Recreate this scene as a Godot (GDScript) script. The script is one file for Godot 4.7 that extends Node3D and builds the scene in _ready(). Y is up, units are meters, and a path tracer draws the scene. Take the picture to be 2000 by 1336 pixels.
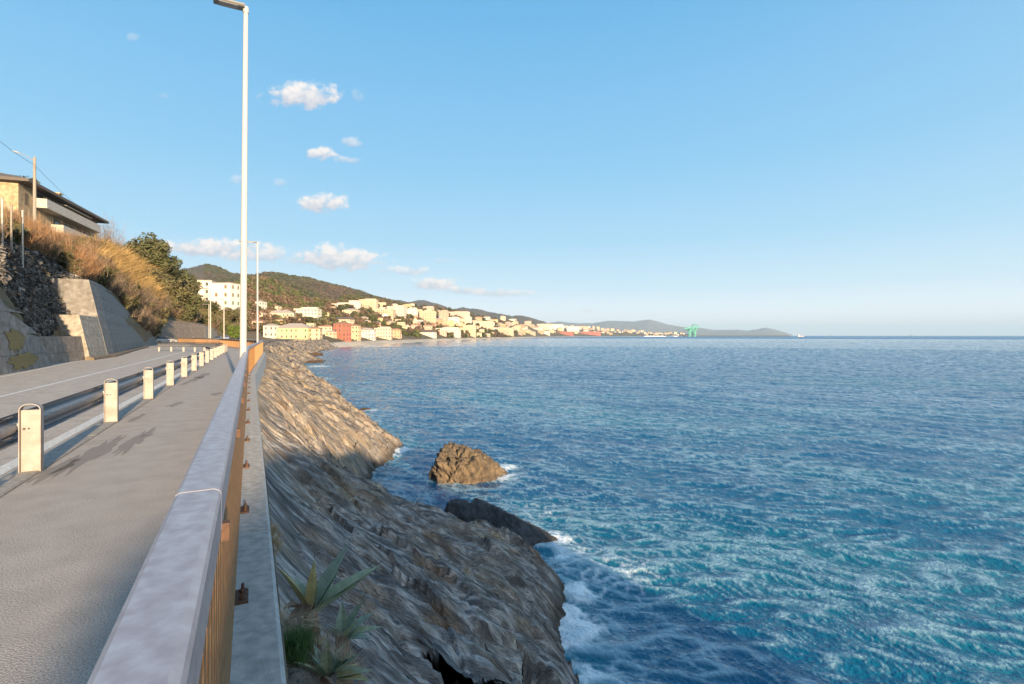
extends Node3D
# A coastal road with a seaside footway: y is up, metres, the footway lies at y = 0 and the sea at y = -8.
const EYE := 1.5
const SEA := -8.0
const ROAD_Y := -0.1
const RD := Vector3(-0.45432, 0, -0.89085)   # the way the road runs
const RN := Vector3(0.89085, 0, -0.45432)    # across it, towards the sea
var M := {}
var taken := {}
var rng := RandomNumberGenerator.new()

# ---------------------------------------------------------------- shapes
class MB:
	var v := PackedVector3Array()
	var n := PackedVector3Array()
	var c := PackedColorArray()
	var col := Color.WHITE
	func tri(a: Vector3, b: Vector3, d: Vector3) -> void:
		var nn := (d - a).cross(b - a)
		if nn.length_squared() < 1e-14:
			return
		nn = nn.normalized()
		v.push_back(a); v.push_back(b); v.push_back(d)
		n.push_back(nn); n.push_back(nn); n.push_back(nn)
		c.push_back(col); c.push_back(col); c.push_back(col)
	func tri_out(a: Vector3, b: Vector3, d: Vector3, mid: Vector3) -> void:
		if (d - a).cross(b - a).dot((a + b + d) / 3.0 - mid) < 0.0:
			tri(a, d, b)
		else:
			tri(a, b, d)
	func tri_n(a: Vector3, b: Vector3, d: Vector3, na: Vector3, nb: Vector3, nd: Vector3) -> void:
		if (d - a).cross(b - a).dot(na + nb + nd) < 0.0:
			v.push_back(a); v.push_back(d); v.push_back(b)
			n.push_back(na); n.push_back(nd); n.push_back(nb)
		else:
			v.push_back(a); v.push_back(b); v.push_back(d)
			n.push_back(na); n.push_back(nb); n.push_back(nd)
		c.push_back(col); c.push_back(col); c.push_back(col)
	func quad(a: Vector3, b: Vector3, d: Vector3, e: Vector3) -> void:
		tri(a, b, d); tri(a, d, e)
	func quad_out(a: Vector3, b: Vector3, d: Vector3, e: Vector3, mid: Vector3) -> void:
		tri_out(a, b, d, mid); tri_out(a, d, e, mid)
	func hexa(p: Array) -> void:   # p[0..3] the base ring, p[4..7] the top ring
		var mid := Vector3.ZERO
		for q: Vector3 in p:
			mid += q / 8.0
		quad_out(p[0], p[1], p[2], p[3], mid); quad_out(p[4], p[5], p[6], p[7], mid)
		for k in 4:
			quad_out(p[k], p[(k + 1) % 4], p[(k + 1) % 4 + 4], p[k + 4], mid)
	func box(mid: Vector3, size: Vector3, b := Basis.IDENTITY) -> void:
		var p := []
		for y: float in [-0.5, 0.5]:
			for q: Vector2 in [Vector2(-0.5, -0.5), Vector2(0.5, -0.5), Vector2(0.5, 0.5), Vector2(-0.5, 0.5)]:
				p.append(mid + b * (Vector3(q.x, y, q.y) * size))
		hexa(p)
	func bevel_box(mid: Vector3, size: Vector3, r: float, b := Basis.IDENTITY) -> void:
		# chamfered along its long edges: an octagonal section in y and z swept along x
		var hy := size.y / 2; var hz := size.z / 2
		var ring := [Vector2(hy, hz - r), Vector2(hy, -hz + r), Vector2(hy - r, -hz), Vector2(-hy + r, -hz), Vector2(-hy, -hz + r), Vector2(-hy, hz - r), Vector2(-hy + r, hz), Vector2(hy - r, hz)]
		for k in 8:
			var a: Vector2 = ring[k]; var d: Vector2 = ring[(k + 1) % 8]
			quad_out(mid + b * Vector3(-size.x / 2, a.x, a.y), mid + b * Vector3(-size.x / 2, d.x, d.y), mid + b * Vector3(size.x / 2, d.x, d.y), mid + b * Vector3(size.x / 2, a.x, a.y), mid)
			for e: float in [-0.5, 0.5]:
				tri_out(mid + b * Vector3(size.x * e, 0, 0), mid + b * Vector3(size.x * e, a.x, a.y), mid + b * Vector3(size.x * e, d.x, d.y), mid)
	func tube(pts: Array, radii: Array, sides := 8, caps := true) -> void:
		var rings := []; var norms := []
		var up := Vector3.UP
		for i in pts.size():
			var d: Vector3 = (pts[mini(i + 1, pts.size() - 1)] - pts[maxi(i - 1, 0)]).normalized()
			var a := d.cross(up if absf(d.dot(up)) < 0.9 else Vector3.RIGHT).normalized()
			var b := d.cross(a)
			var ring := []; var nr := []
			for k in sides:
				var t := TAU * k / sides
				var o := a * cos(t) + b * sin(t)
				nr.append(o); ring.append(pts[i] + o * float(radii[i]))
			rings.append(ring); norms.append(nr)
		for i in pts.size() - 1:
			for k in sides:
				var l := (k + 1) % sides
				tri_n(rings[i][k], rings[i][l], rings[i + 1][l], norms[i][k], norms[i][l], norms[i + 1][l])
				tri_n(rings[i][k], rings[i + 1][l], rings[i + 1][k], norms[i][k], norms[i + 1][l], norms[i + 1][k])
		if caps:
			for e: int in [0, pts.size() - 1]:
				var mid: Vector3 = pts[0 if e > 0 else pts.size() - 1]
				for k in sides:
					tri_out(pts[e], rings[e][k], rings[e][(k + 1) % sides], mid)
	func sweep(section: Array, pts: Array, acrosses: Array, closed := true) -> void:
		# section: Vector2(across, up) points, swept along pts
		var m := section.size()
		for i in pts.size() - 1:
			for k in (m if closed else m - 1):
				var a: Vector2 = section[k]; var d: Vector2 = section[(k + 1) % m]
				var p0: Vector3 = pts[i] + acrosses[i] * a.x + Vector3.UP * a.y
				var p1: Vector3 = pts[i] + acrosses[i] * d.x + Vector3.UP * d.y
				var p2: Vector3 = pts[i + 1] + acrosses[i + 1] * d.x + Vector3.UP * d.y
				var p3: Vector3 = pts[i + 1] + acrosses[i + 1] * a.x + Vector3.UP * a.y
				quad(p0, p1, p2, p3)
		if closed:
			for e: int in [0, pts.size() - 1]:
				var poly := PackedVector2Array()
				for q: Vector2 in section:
					poly.append(q)
				var idx := Geometry2D.triangulate_polygon(poly)
				for t in idx.size() / 3:
					var w := []
					for j in 3:
						var q: Vector2 = section[idx[t * 3 + j]]
						w.append(pts[e] + acrosses[e] * q.x + Vector3.UP * q.y)
					tri(w[0], w[1], w[2])
	func mesh() -> ArrayMesh:
		var a := []
		a.resize(Mesh.ARRAY_MAX)
		a[Mesh.ARRAY_VERTEX] = v; a[Mesh.ARRAY_NORMAL] = n; a[Mesh.ARRAY_COLOR] = c
		var m := ArrayMesh.new()
		if v.size():
			m.add_surface_from_arrays(Mesh.PRIMITIVE_TRIANGLES, a)
		return m

func grid_mesh(p: PackedVector3Array, cols: int, rows: int, colors := PackedColorArray(), uvs := PackedVector2Array()) -> ArrayMesh:
	# a smooth sheet; row r, column k at r * cols + k; the normals point to the side that is up
	var nor := PackedVector3Array(); nor.resize(p.size())
	var idx := PackedInt32Array(); idx.resize((cols - 1) * (rows - 1) * 6)
	var q := 0
	for r in rows:
		var r0 := maxi(r - 1, 0) * cols; var r1 := mini(r + 1, rows - 1) * cols
		for k in cols:
			var nn := (p[r1 + k] - p[r0 + k]).cross(p[r * cols + mini(k + 1, cols - 1)] - p[r * cols + maxi(k - 1, 0)])
			if nn.y < 0.0:
				nn = -nn
			nor[r * cols + k] = nn.normalized() if nn.length_squared() > 1e-16 else Vector3.UP
	var flip := (p[cols] - p[0]).cross(p[1] - p[0]).y > 0.0
	for r in rows - 1:
		for k in cols - 1:
			var a := r * cols + k
			var b := a + 1; var c := a + cols; var d := c + 1
			if flip:
				idx[q] = a; idx[q + 1] = b; idx[q + 2] = c; idx[q + 3] = b; idx[q + 4] = d; idx[q + 5] = c
			else:
				idx[q] = a; idx[q + 1] = c; idx[q + 2] = b; idx[q + 3] = b; idx[q + 4] = c; idx[q + 5] = d
			q += 6
	var arr := []
	arr.resize(Mesh.ARRAY_MAX)
	arr[Mesh.ARRAY_VERTEX] = p; arr[Mesh.ARRAY_NORMAL] = nor; arr[Mesh.ARRAY_INDEX] = idx
	if colors.size():
		arr[Mesh.ARRAY_COLOR] = colors
	if uvs.size():
		arr[Mesh.ARRAY_TEX_UV] = uvs
	var m := ArrayMesh.new()
	m.add_surface_from_arrays(Mesh.PRIMITIVE_TRIANGLES, arr)
	return m

# ---------------------------------------------------------------- places
func road(s: float, x: float, y := 0.0) -> Vector3:
	return RD * s + RN * x + Vector3(0, y, 0)
func seen(u: float, v: float, z: float) -> Vector3:   # a survey sighting: bearing, height angle and distance to a point
	return Vector3((u - 1000.0) * z / 1000.0, EYE + (655.5 - v) * z / 1000.0, -z)
func lerp_table(t: Array, x: float) -> float:   # [[x, y], ...] joined by straight lines
	if x <= t[0][0]:
		return t[0][1]
	for i in t.size() - 1:
		if x <= t[i + 1][0]:
			return lerpf(t[i][1], t[i + 1][1], (x - t[i][0]) / maxf(t[i + 1][0] - t[i][0], 1e-6))
	return t[-1][1]
func noise(seed_: int, freq: float, octaves := 4, kind := FastNoiseLite.TYPE_SIMPLEX_SMOOTH, fractal := FastNoiseLite.FRACTAL_FBM) -> FastNoiseLite:
	var f := FastNoiseLite.new()
	f.seed = seed_; f.frequency = freq; f.noise_type = kind
	f.fractal_type = fractal; f.fractal_octaves = octaves
	return f

# ---------------------------------------------------------------- things
func numbered(called: String) -> String:
	taken[called] = taken.get(called, -1) + 1
	return called if taken[called] == 0 else "%s_%03d" % [called, taken[called]]
func tag(o: Node3D, label := "", category := "", group := "", kind := "") -> Node3D:
	if label: o.set_meta("label", label)
	if category: o.set_meta("category", category)
	if group: o.set_meta("group", group)
	if kind: o.set_meta("kind", kind)
	return o
func base(called: String, where := Vector3.ZERO, turn := 0.0) -> Node3D:
	var o := Node3D.new()
	o.name = numbered(called)
	add_child(o)
	o.position = where; o.rotation.y = turn
	return o
func part(called: String, mesh: Mesh, m: Material, parent: Node = null, where := Vector3.ZERO) -> MeshInstance3D:
	var o := MeshInstance3D.new()
	o.name = called if parent else numbered(called)
	o.mesh = mesh
	o.material_override = m
	o.position = where
	if parent:
		parent.add_child(o, true)
	else:
		add_child(o)
	return o
func scatter(called: String, mesh: Mesh, m: Material, places: Array, colors: Array, parent: Node = null) -> MultiMeshInstance3D:
	var mm := MultiMesh.new()
	mm.transform_format = MultiMesh.TRANSFORM_3D
	mm.use_colors = true
	mm.mesh = mesh
	mm.instance_count = places.size()
	for i in places.size():
		mm.set_instance_transform(i, places[i])
		mm.set_instance_color(i, colors[i])
	var o := MultiMeshInstance3D.new()
	o.multimesh = mm
	o.material_override = m
	o.name = called if parent else numbered(called)
	if parent:
		parent.add_child(o, true)
	else:
		add_child(o)
	return o

# ---------------------------------------------------------------- textures and materials
func grey(nz: FastNoiseLite, size: int, lo: float, hi: float, gain := 1.0, squeeze := Vector2i(1, 1)) -> Image:
	# a seamless noise as grey values between lo and hi; squeeze draws it out along one axis
	var im := nz.get_seamless_image(size / squeeze.x, size / squeeze.y, false, false, 0.15, true)
	if squeeze != Vector2i(1, 1):
		im.resize(size, size, Image.INTERPOLATE_CUBIC)
	im.convert(Image.FORMAT_L8)
	var d := im.get_data()
	for i in d.size():
		d[i] = int(clampf(lerpf(lo, hi, clampf((d[i] / 255.0 - 0.5) * gain + 0.5, 0.0, 1.0)), 0.0, 1.0) * 255.0)
	return Image.create_from_data(size, size, false, Image.FORMAT_L8, d)
func blend(a: Image, b: Image, how := 0) -> Image:   # the product (0) or the mean (1) of two grey pictures
	var x := a.get_data(); var y := b.get_data()
	for i in x.size():
		x[i] = (x[i] * y[i]) / 255 if how == 0 else (x[i] + y[i]) / 2
	return Image.create_from_data(a.get_width(), a.get_height(), false, Image.FORMAT_L8, x)
func tinted(a: Image, dark: Color, light: Color) -> ImageTexture:   # grey to a ramp between two sRGB colours
	var x := a.get_data()
	var o := PackedByteArray(); o.resize(x.size() * 3)
	for i in x.size():
		var t := x[i] / 255.0
		o[i * 3] = int(lerpf(dark.r, light.r, t) * 255); o[i * 3 + 1] = int(lerpf(dark.g, light.g, t) * 255); o[i * 3 + 2] = int(lerpf(dark.b, light.b, t) * 255)
	return ImageTexture.create_from_image(Image.create_from_data(a.get_width(), a.get_height(), false, Image.FORMAT_RGB8, o))
func alb(a: Image) -> ImageTexture:   # grey values meant as linear shares of a base colour
	var x := a.get_data()
	for i in x.size():
		x[i] = int(pow(x[i] / 255.0, 0.4545) * 255.0)
	return ImageTexture.create_from_image(Image.create_from_data(a.get_width(), a.get_height(), false, Image.FORMAT_L8, x))
func tex(a: Image) -> ImageTexture:
	return ImageTexture.create_from_image(a)
func mat(called: String, colour: Color, rough: float, albedo: Texture2D = null, scale := 1.0, relief: Texture2D = null, cm := 0.0, in_world := true) -> StandardMaterial3D:
	# colour is a linear base colour
	var m := StandardMaterial3D.new()
	m.resource_name = called
	m.albedo_color = colour.linear_to_srgb()
	m.roughness = rough
	m.vertex_color_use_as_albedo = true
	m.uv1_triplanar = true
	m.uv1_world_triplanar = in_world
	m.uv1_scale = Vector3.ONE * scale
	if albedo:
		m.albedo_texture = albedo
	if relief:
		m.heightmap_enabled = true
		m.heightmap_texture = relief
		m.heightmap_scale = cm
	M[called] = m
	return m

# ---------------------------------------------------------------- camera, sky and sun
const CLOUDS := [  # bearing, height, width, height in survey units, density, seed
	[595, 190, 138, 50, 1.0, 3], [626, 303, 62, 26, 0.75, 9], [686, 278, 42, 20, 0.45, 14], [678, 313, 50, 13, 0.4, 21], [632, 400, 88, 36, 0.85, 28],
	[412, 487, 250, 34, 0.8, 35], [505, 500, 150, 28, 0.65, 41], [655, 507, 168, 50, 1.0, 47], [790, 530, 104, 16, 0.5, 53], [850, 556, 90, 22, 0.85, 59], [905, 568, 90, 16, 0.7, 63], [985, 573, 110, 15, 0.6, 68],
	[697, 188, 26, 22, 0.18, 73], [260, 73, 24, 14, 0.2, 77], [547, 357, 24, 14, 0.3, 81], [465, 352, 26, 18, 0.25, 85], [862, 509, 46, 9, 0.25, 90], [1150, 606, 40, 9, 0.35, 94], [1272, 615, 44, 6, 0.25, 99], [315, 188, 30, 10, 0.12, 103]]
func set_light() -> void:
	var cam := Camera3D.new()
	cam.name = "camera"
	cam.projection = Camera3D.PROJECTION_FRUSTUM
	cam.near = 0.05
	cam.far = 90000.0
	cam.size = 0.05 * 1.336
	cam.frustum_offset = Vector2(0, -0.05 * 0.0125)
	cam.position = Vector3(0, EYE, 0)
	add_child(cam)
	cam.current = true

	var sun := DirectionalLight3D.new()
	sun.name = "sun"
	sun.light_energy = 1.38
	sun.light_color = Color(1.0, 0.875, 0.71)
	sun.light_angular_distance = 0.53
	sun.shadow_enabled = true
	var el := deg_to_rad(11.5); var az := deg_to_rad(27.02 + 2.8)
	var go := Vector3(-sin(az) * cos(el), -sin(el), -cos(az) * cos(el))
	sun.basis = Basis.looking_at(go, Vector3.UP)
	add_child(sun)

	var e := Environment.new()
	e.background_mode = Environment.BG_SKY
	e.tonemap_mode = Environment.TONE_MAPPER_LINEAR
	e.tonemap_exposure = 2.7
	e.sdfgi_enabled = true
	e.ssao_enabled = true
	e.ssil_enabled = true
	e.fog_enabled = true
	e.fog_density = 0.00005
	e.fog_light_color = Color(0.78, 0.90, 1.0)
	var pm := PanoramaSkyMaterial.new()
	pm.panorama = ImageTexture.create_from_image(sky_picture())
	var sky := Sky.new()
	sky.sky_material = pm
	e.sky = sky
	var w := WorldEnvironment.new()
	w.name = "air"
	w.environment = e
	add_child(w)

func sky_colour(el: float, az: float) -> Color:   # linear; el in degrees, az from straight ahead to the right
	var t := [[-90.0, Color(0.30, 0.40, 0.47)], [-0.5, Color(0.80, 0.84, 0.86)], [0.0, Color(0.92, 0.95, 0.95)], [2.0, Color(0.82, 0.89, 0.92)], [5.0, Color(0.55, 0.73, 0.84)], [10.0, Color(0.36, 0.61, 0.80)], [18.0, Color(0.235, 0.51, 0.76)], [32.0, Color(0.135, 0.40, 0.69)], [55.0, Color(0.09, 0.29, 0.58)], [90.0, Color(0.07, 0.23, 0.50)]]
	var c: Color = t[-1][1]
	for i in t.size() - 1:
		if el <= t[i + 1][0]:
			var k: float = clampf((el - t[i][0]) / (t[i + 1][0] - t[i][0]), 0.0, 1.0)
			c = (t[i][1] as Color).lerp(t[i + 1][1], k)
			break
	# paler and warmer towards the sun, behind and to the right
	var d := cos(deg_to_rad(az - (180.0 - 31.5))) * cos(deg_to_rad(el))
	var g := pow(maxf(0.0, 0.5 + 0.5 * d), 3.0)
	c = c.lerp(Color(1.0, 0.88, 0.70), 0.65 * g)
	return Color(c.r / 2.22, c.g / 2.22, c.b / 2.22)
func sky_picture() -> Image:
	var W := 4096; var H := 2048
	var low := Image.create(128, 512, false, Image.FORMAT_RGBAF)
	for y in 512:
		for x in 128:
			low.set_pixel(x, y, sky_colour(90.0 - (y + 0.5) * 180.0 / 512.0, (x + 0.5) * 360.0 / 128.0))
	low.resize(W, H, Image.INTERPOLATE_BILINEAR)
	var puff := noise(5, 0.02, 6)
	for cl: Array in CLOUDS:
		var cu: float = cl[0]; var cv: float = cl[1]
		var hw: float = cl[2] * 0.54; var hh: float = cl[3] * 0.6
		var az0 := atan2(cu - hw * 1.5 - 1000.0, 1000.0); var az1 := atan2(cu + hw * 1.5 - 1000.0, 1000.0)
		var px0 := int(az0 / TAU * W) - 1; var px1 := int(az1 / TAU * W) + 1
		var el0 := atan2(655.5 - cv - hh * 2.2, sqrt(1e6 + (cu - 1000) ** 2)); var el1 := atan2(655.5 - cv + hh * 2.2, sqrt(1e6 + (cu - 1000) ** 2))
		var py0 := int((0.5 - el1 / PI) * H) - 2; var py1 := int((0.5 - el0 / PI) * H) + 2
		for py in range(py0, py1 + 1):
			for px in range(px0, px1 + 1):
				var az := (px + 0.5) * TAU / W; var el := (0.5 - (py + 0.5) / H) * PI
				var u := 1000.0 + 1000.0 * tan(az); var v := 655.5 - 1000.0 * tan(el) / cos(az)
				var dx := (u - cu) / hw; var dy := (v - cv) / hh
				var n1 := puff.get_noise_3d(u * 1.5, v * 2.2, cl[5] * 40.0)
				var n2 := puff.get_noise_3d(u * 4.0 + 900, v * 5.0, cl[5] * 17.0)
				# flat-based heap: the lower half is cut shorter
				var rr := dx * dx + (dy * dy if dy < 0 else dy * dy * 1.9)
				var a: float = clampf((1.25 - rr + n1 * 1.25 + n2 * 0.45) * 0.9, 0.0, 1.0)
				a = a * a * (3.0 - 2.0 * a) * minf(1.0, float(cl[4]) * 1.25)
				if a <= 0.003:
					continue
				var wx := posmod(px, W)
				var s := low.get_pixel(wx, py)
				var lit := clampf(0.42 - dy * 0.75 + dx * 0.12 + n1 * 0.6 + n2 * 0.4, 0.0, 1.0)
				var cc := Color(0.56, 0.60, 0.69).lerp(Color(1.0, 0.93, 0.88), lit)
				low.set_pixel(wx, py, s.lerp(Color(cc.r / 2.55, cc.g / 2.55, cc.b / 2.55, 1.0), a * 0.94))
	return low

# ---------------------------------------------------------------- sea and cliff
const SHORE := [[-60, 30], [-30, 24], [-12, 11.0], [-4, 7.5], [4, 7.0], [8.0, 6.6], [9.6, 7.0], [11.7, 8.0], [13.9, 8.9], [16.2, 10.5], [17.8, 10.3], [19.0, 8.9], [20.2, 7.4], [21.5, 6.3], [23.5, 5.6], [27, 5.4], [31, 5.8], [34.1, 7.0], [36.5, 7.8], [38.9, 9.6], [43.5, 11.6], [47, 11.4], [58.8, 10.0], [66, 7.6], [73, 6.0], [77, 6.6], [81, 10.0], [85.2, 13.2], [90, 11.6], [97, 9.4], [106, 7.0], [116, 6.2], [121, 10.2], [126, 13.2], [134, 11.0], [142, 9.0], [150, 12.5], [163, 14.4], [185, 15.5], [203, 24], [212, 19], [229, 20], [255, 22], [275, 33], [290, 27], [320, 36], [351, 44], [420, 62]]
const EDGE := [[0, 0.137], [47, 0.137], [52, 1.04], [89, 1.6], [144, 2.9], [221, 6.2], [302, 13.6], [364, 33], [420, 50]]   # where the cliff begins
const FOAM := [[1104, 1235, 1.0, 1.5], [1120, 1160, 0.9, 0.9], [1096, 1200, 0.7, 1.2], [1085, 1265, 0.6, 0.8], [1075, 1060, 1.1, 0.85], [1110, 1085, 1.3, 0.6], [772, 880, 1.4, 1.0], [760, 893, 0.9, 0.8], [985, 915, 0.9, 1.1], [980, 935, 1.2, 0.7], [1150, 1330, 0.9, 0.6], [1190, 1120, 2.5, 0.35], [880, 955, 1.4, 0.3], [600, 742, 3.0, 0.8], [622, 716, 5.0, 0.7], [615, 741, 4.0, 0.6], [722, 803, 1.2, 0.7], [690, 840, 3.0, 0.3], [1060, 1000, 2.2, 0.3]]
var n_strata: FastNoiseLite
var n_fine: FastNoiseLite
var n_lump: FastNoiseLite
var n_patch: FastNoiseLite
var n_cell: FastNoiseLite
var n_crack: FastNoiseLite

func shore_x(s: float) -> float:
	return lerp_table(SHORE, s)
func cliff_height(s: float, x: float) -> float:
	var xt := lerp_table(EDGE, s)
	var xs := shore_x(s)
	var w := xs - xt
	var t := (x - xt) / w
	# the rock's own relief: long plates that run down the slope, wavy across the road's direction
	var far := clampf((s - 30.0) / 120.0, 0.0, 1.0)
	var warp := n_lump.get_noise_2d(s * 0.4 + 40.0, x * 0.18) * 0.8
	var plate := n_strata.get_noise_2d((s + warp + x * 0.10) * 1.0, x * 0.16)
	var lump := n_lump.get_noise_2d(s, x * 0.6)
	var lump2 := n_lump.get_noise_2d(s * 0.22 + 700.0, x * 0.25)
	var env := clampf(t * 6.0, 0.25, 1.0)
	var top := -0.75 - 0.5 * clampf((14.0 - s) / 8.0, 0.0, 1.0) - 0.6 * far
	var g := 0.86 * pow(maxf(t, 0.0), 0.9) + 0.14 * pow(maxf(t, 0.0), 5.0)
	if s < 24.0:
		# the big near slab bulges and breaks off steeply at the water
		g = lerpf(g, 0.84 * pow(maxf(t, 0.0), 0.76) + 0.16 * pow(maxf(t, 0.0), 9.0), clampf((24.0 - s) / 4.0, 0.0, 1.0))
	if s > 26.0 and s < 50.0:
		g = lerpf(g, 0.80 * t + 0.20 * pow(maxf(t, 0.0), 4.0), 0.8)
	var y := lerpf(top, SEA, g)
	y += env * (plate * lerpf(0.20, 0.6, far) + lump * lerpf(0.16, 0.7, far) + lump2 * lerpf(0.4, 1.3, far))
	# stepped ledges
	var st := (s * 0.55 + x * 0.1 + lump * 0.8) * 1.3
	y += env * 0.22 * (absf(fposmod(st, 1.0) - 0.5) - 0.25)
	# blocks between joints, each standing a little higher or lower
	var ws := s + warp * 0.7 + x * 0.12
	y += env * (n_cell.get_noise_2d(ws * 0.55, x * 0.22) * lerpf(0.15, 0.75, far) + n_cell.get_noise_2d(ws * 1.7 + 50.0, x * 0.55) * lerpf(0.13, 0.25, far))
	y -= env * lerpf(0.16, 0.5, far) * (clampf(1.0 - (n_crack.get_noise_2d(ws * 0.42, x * 0.13) + 1.0) / 0.10, 0.0, 1.0) + 0.6 * clampf(1.0 - (n_crack.get_noise_2d(ws * 1.3 + 90.0, x * 0.5) + 1.0) / 0.13, 0.0, 1.0))
	y += n_fine.get_noise_2d((s + warp * 0.6 + x * 0.1) * 1.0, x * 0.2) * 0.10 * env
	# the cleft at the foot of the near slab
	if s < 14.0 and x > 2.2:
		var rim := cleft_rim(x)
		var k := clampf((x - 2.45 - n_lump.get_noise_2d(s * 1.5, 20.0) * 0.4) / 0.35, 0.0, 1.0) * clampf((rim - s) / 0.30, 0.0, 1.0) * clampf((6.4 - x) / 1.2, 0.0, 1.0)
		var floor_ := lerpf(-7.6, -5.3, clampf((rim - 1.25 - s) / 0.35, 0.0, 1.0))
		y = lerpf(y, minf(y, floor_ + n_lump.get_noise_2d(s * 2.0, x * 2.0) * 0.5), k * k * (3.0 - 2.0 * k))
	return y

func cleft_rim(x: float) -> float:
	return 8.55 + 0.60 * (x - 3.3) + n_lump.get_noise_2d(x * 1.3, 55.0) * 0.8

func build_sea() -> void:
	var wa := noise(11, 0.17, 3, FastNoiseLite.TYPE_SIMPLEX_SMOOTH, FastNoiseLite.FRACTAL_RIDGED)
	var wb := noise(23, 0.62, 2, FastNoiseLite.TYPE_SIMPLEX_SMOOTH, FastNoiseLite.FRACTAL_RIDGED)
	var wc := noise(37, 1.7, 2, FastNoiseLite.TYPE_SIMPLEX_SMOOTH, FastNoiseLite.FRACTAL_RIDGED)
	var slow := noise(51, 0.018, 3)
	var foamy := noise(61, 0.9, 4, FastNoiseLite.TYPE_SIMPLEX_SMOOTH, FastNoiseLite.FRACTAL_RIDGED)
	var spots := []
	for f: Array in FOAM:
		var z: float = (EYE - SEA) * 1000.0 / (f[1] - 655.5)
		spots.append([Vector2((f[0] - 1000.0) * z / 1000.0, -z), f[2], f[3]])
	var a0 := deg_to_rad(-56.0); var a1 := deg_to_rad(56.0)
	var cols := 640
	var radii := []
	var r := 6.0
	while r < 1700.0:
		radii.append(r)
		r += maxf(0.06, r * (0.0062 if r < 430.0 else 0.014))
	var rows := radii.size()
	var p := PackedVector3Array(); p.resize(cols * rows)
	var c := PackedColorArray(); c.resize(cols * rows)
	for j in rows:
		r = radii[j]
		var fade := 1.0 - smoothstep(1200.0, float(radii[rows - 1]) - 1.0, r)
		var fb := fade
		var fc := 1.0 - smoothstep(90.0, 180.0, r)
		for i in cols:
			var az := lerpf(a0, a1, float(i) / (cols - 1))
			var x := sin(az) * r; var z := -cos(az) * r
			var s := x * RD.x + z * RD.z; var q := x * RN.x + z * RN.z
			var out := q - shore_x(s) if s < 420.0 else 50.0
			if out < -3.5:
				p[j * cols + i] = Vector3(x, SEA - 0.2, z)
				c[j * cols + i] = Color(0.003, 0.09, 0.2)
				continue
			# crests run towards the beholder and a little to the right
			var ac := x * 0.52 - z * 0.85; var al := x * 0.85 + z * 0.52
			var warp := slow.get_noise_2d(x * 3.0, z * 3.0) * 2.2
			var ha := wa.get_noise_2d(ac + warp, al * 0.30)
			var h := ha * maxf(0.16, r * 0.0009) * fade
			var hb := 0.0; var hcr := 0.0
			if fb > 0.0:
				var bc := x * 0.24 - z * 0.97; var bl := x * 0.97 + z * 0.24
				hb = wb.get_noise_2d(bc + warp * 0.5, bl * 0.36 + 50.0)
				h += hb * maxf(0.08, r * 0.0008) * fb
			if fc > 0.0:
				var dc := x * 0.75 - z * 0.66; var dl := x * 0.66 + z * 0.75
				hcr = wc.get_noise_2d(dc + warp, dl * 0.36 + 90.0)
				h += hcr * 0.028 * fc
			p[j * cols + i] = Vector3(x, SEA + h, z)
			var pt := slow.get_noise_2d(ac * 0.9 + 300.0, al * 0.35)
			var pt2 := slow.get_noise_2d(ac * 3.1, al * 1.2 + 500.0)
			var teal := clampf(pt * 1.1 + pt2 * 0.45 - 0.02, 0.0, 1.0)
			# a shoal seen as a green streak some way out
			var band := (x * 0.80 + z * 0.60) - 5.5
			var reach := clampf((x - 5.0) / 9.0, 0.0, 1.0) * clampf((34.0 - r) / 12.0, 0.0, 1.0)
			teal = maxf(teal, reach * exp(-band * band / 7.0) * (0.9 + pt2 * 0.7))
			teal = maxf(teal, 0.55 * clampf(1.0 - out / 3.5, 0.0, 1.0) + pt2 * 0.2)
			var cc := Color(0.0012, 0.076, 0.188).lerp(Color(0.003, 0.150, 0.205), clampf(teal, 0.0, 1.0))
			if r < 260.0:
				var foam := 0.0
				for sp: Array in spots:
					var dx: float = sp[0].x - x; var dz: float = sp[0].y - z
					var dd: float = (dx * dx + dz * dz) / (sp[1] * sp[1])
					if dd < 5.0:
						foam = maxf(foam, exp(-dd) * sp[2])
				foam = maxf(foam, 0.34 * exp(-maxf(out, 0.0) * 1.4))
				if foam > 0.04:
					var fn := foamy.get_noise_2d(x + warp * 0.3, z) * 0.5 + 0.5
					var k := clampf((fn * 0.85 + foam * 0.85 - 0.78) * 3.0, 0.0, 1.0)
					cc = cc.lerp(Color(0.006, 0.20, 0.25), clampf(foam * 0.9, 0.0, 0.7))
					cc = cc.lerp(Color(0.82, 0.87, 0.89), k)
					p[j * cols + i].y += k * 0.08 * minf(foam, 1.0)
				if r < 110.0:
					# pale threads on the crests: sky reflections painted in, with a little froth
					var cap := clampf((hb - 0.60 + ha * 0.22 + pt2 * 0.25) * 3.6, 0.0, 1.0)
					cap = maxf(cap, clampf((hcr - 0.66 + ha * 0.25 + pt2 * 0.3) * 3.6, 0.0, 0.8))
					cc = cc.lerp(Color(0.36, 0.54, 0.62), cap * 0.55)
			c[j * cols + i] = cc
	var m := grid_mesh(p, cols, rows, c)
	# open water beyond, out to the horizon, and the rest of the bay behind the beholder
	var far := [radii[rows - 1], 2400, 4000, 8000, 16000, 30000]
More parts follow.
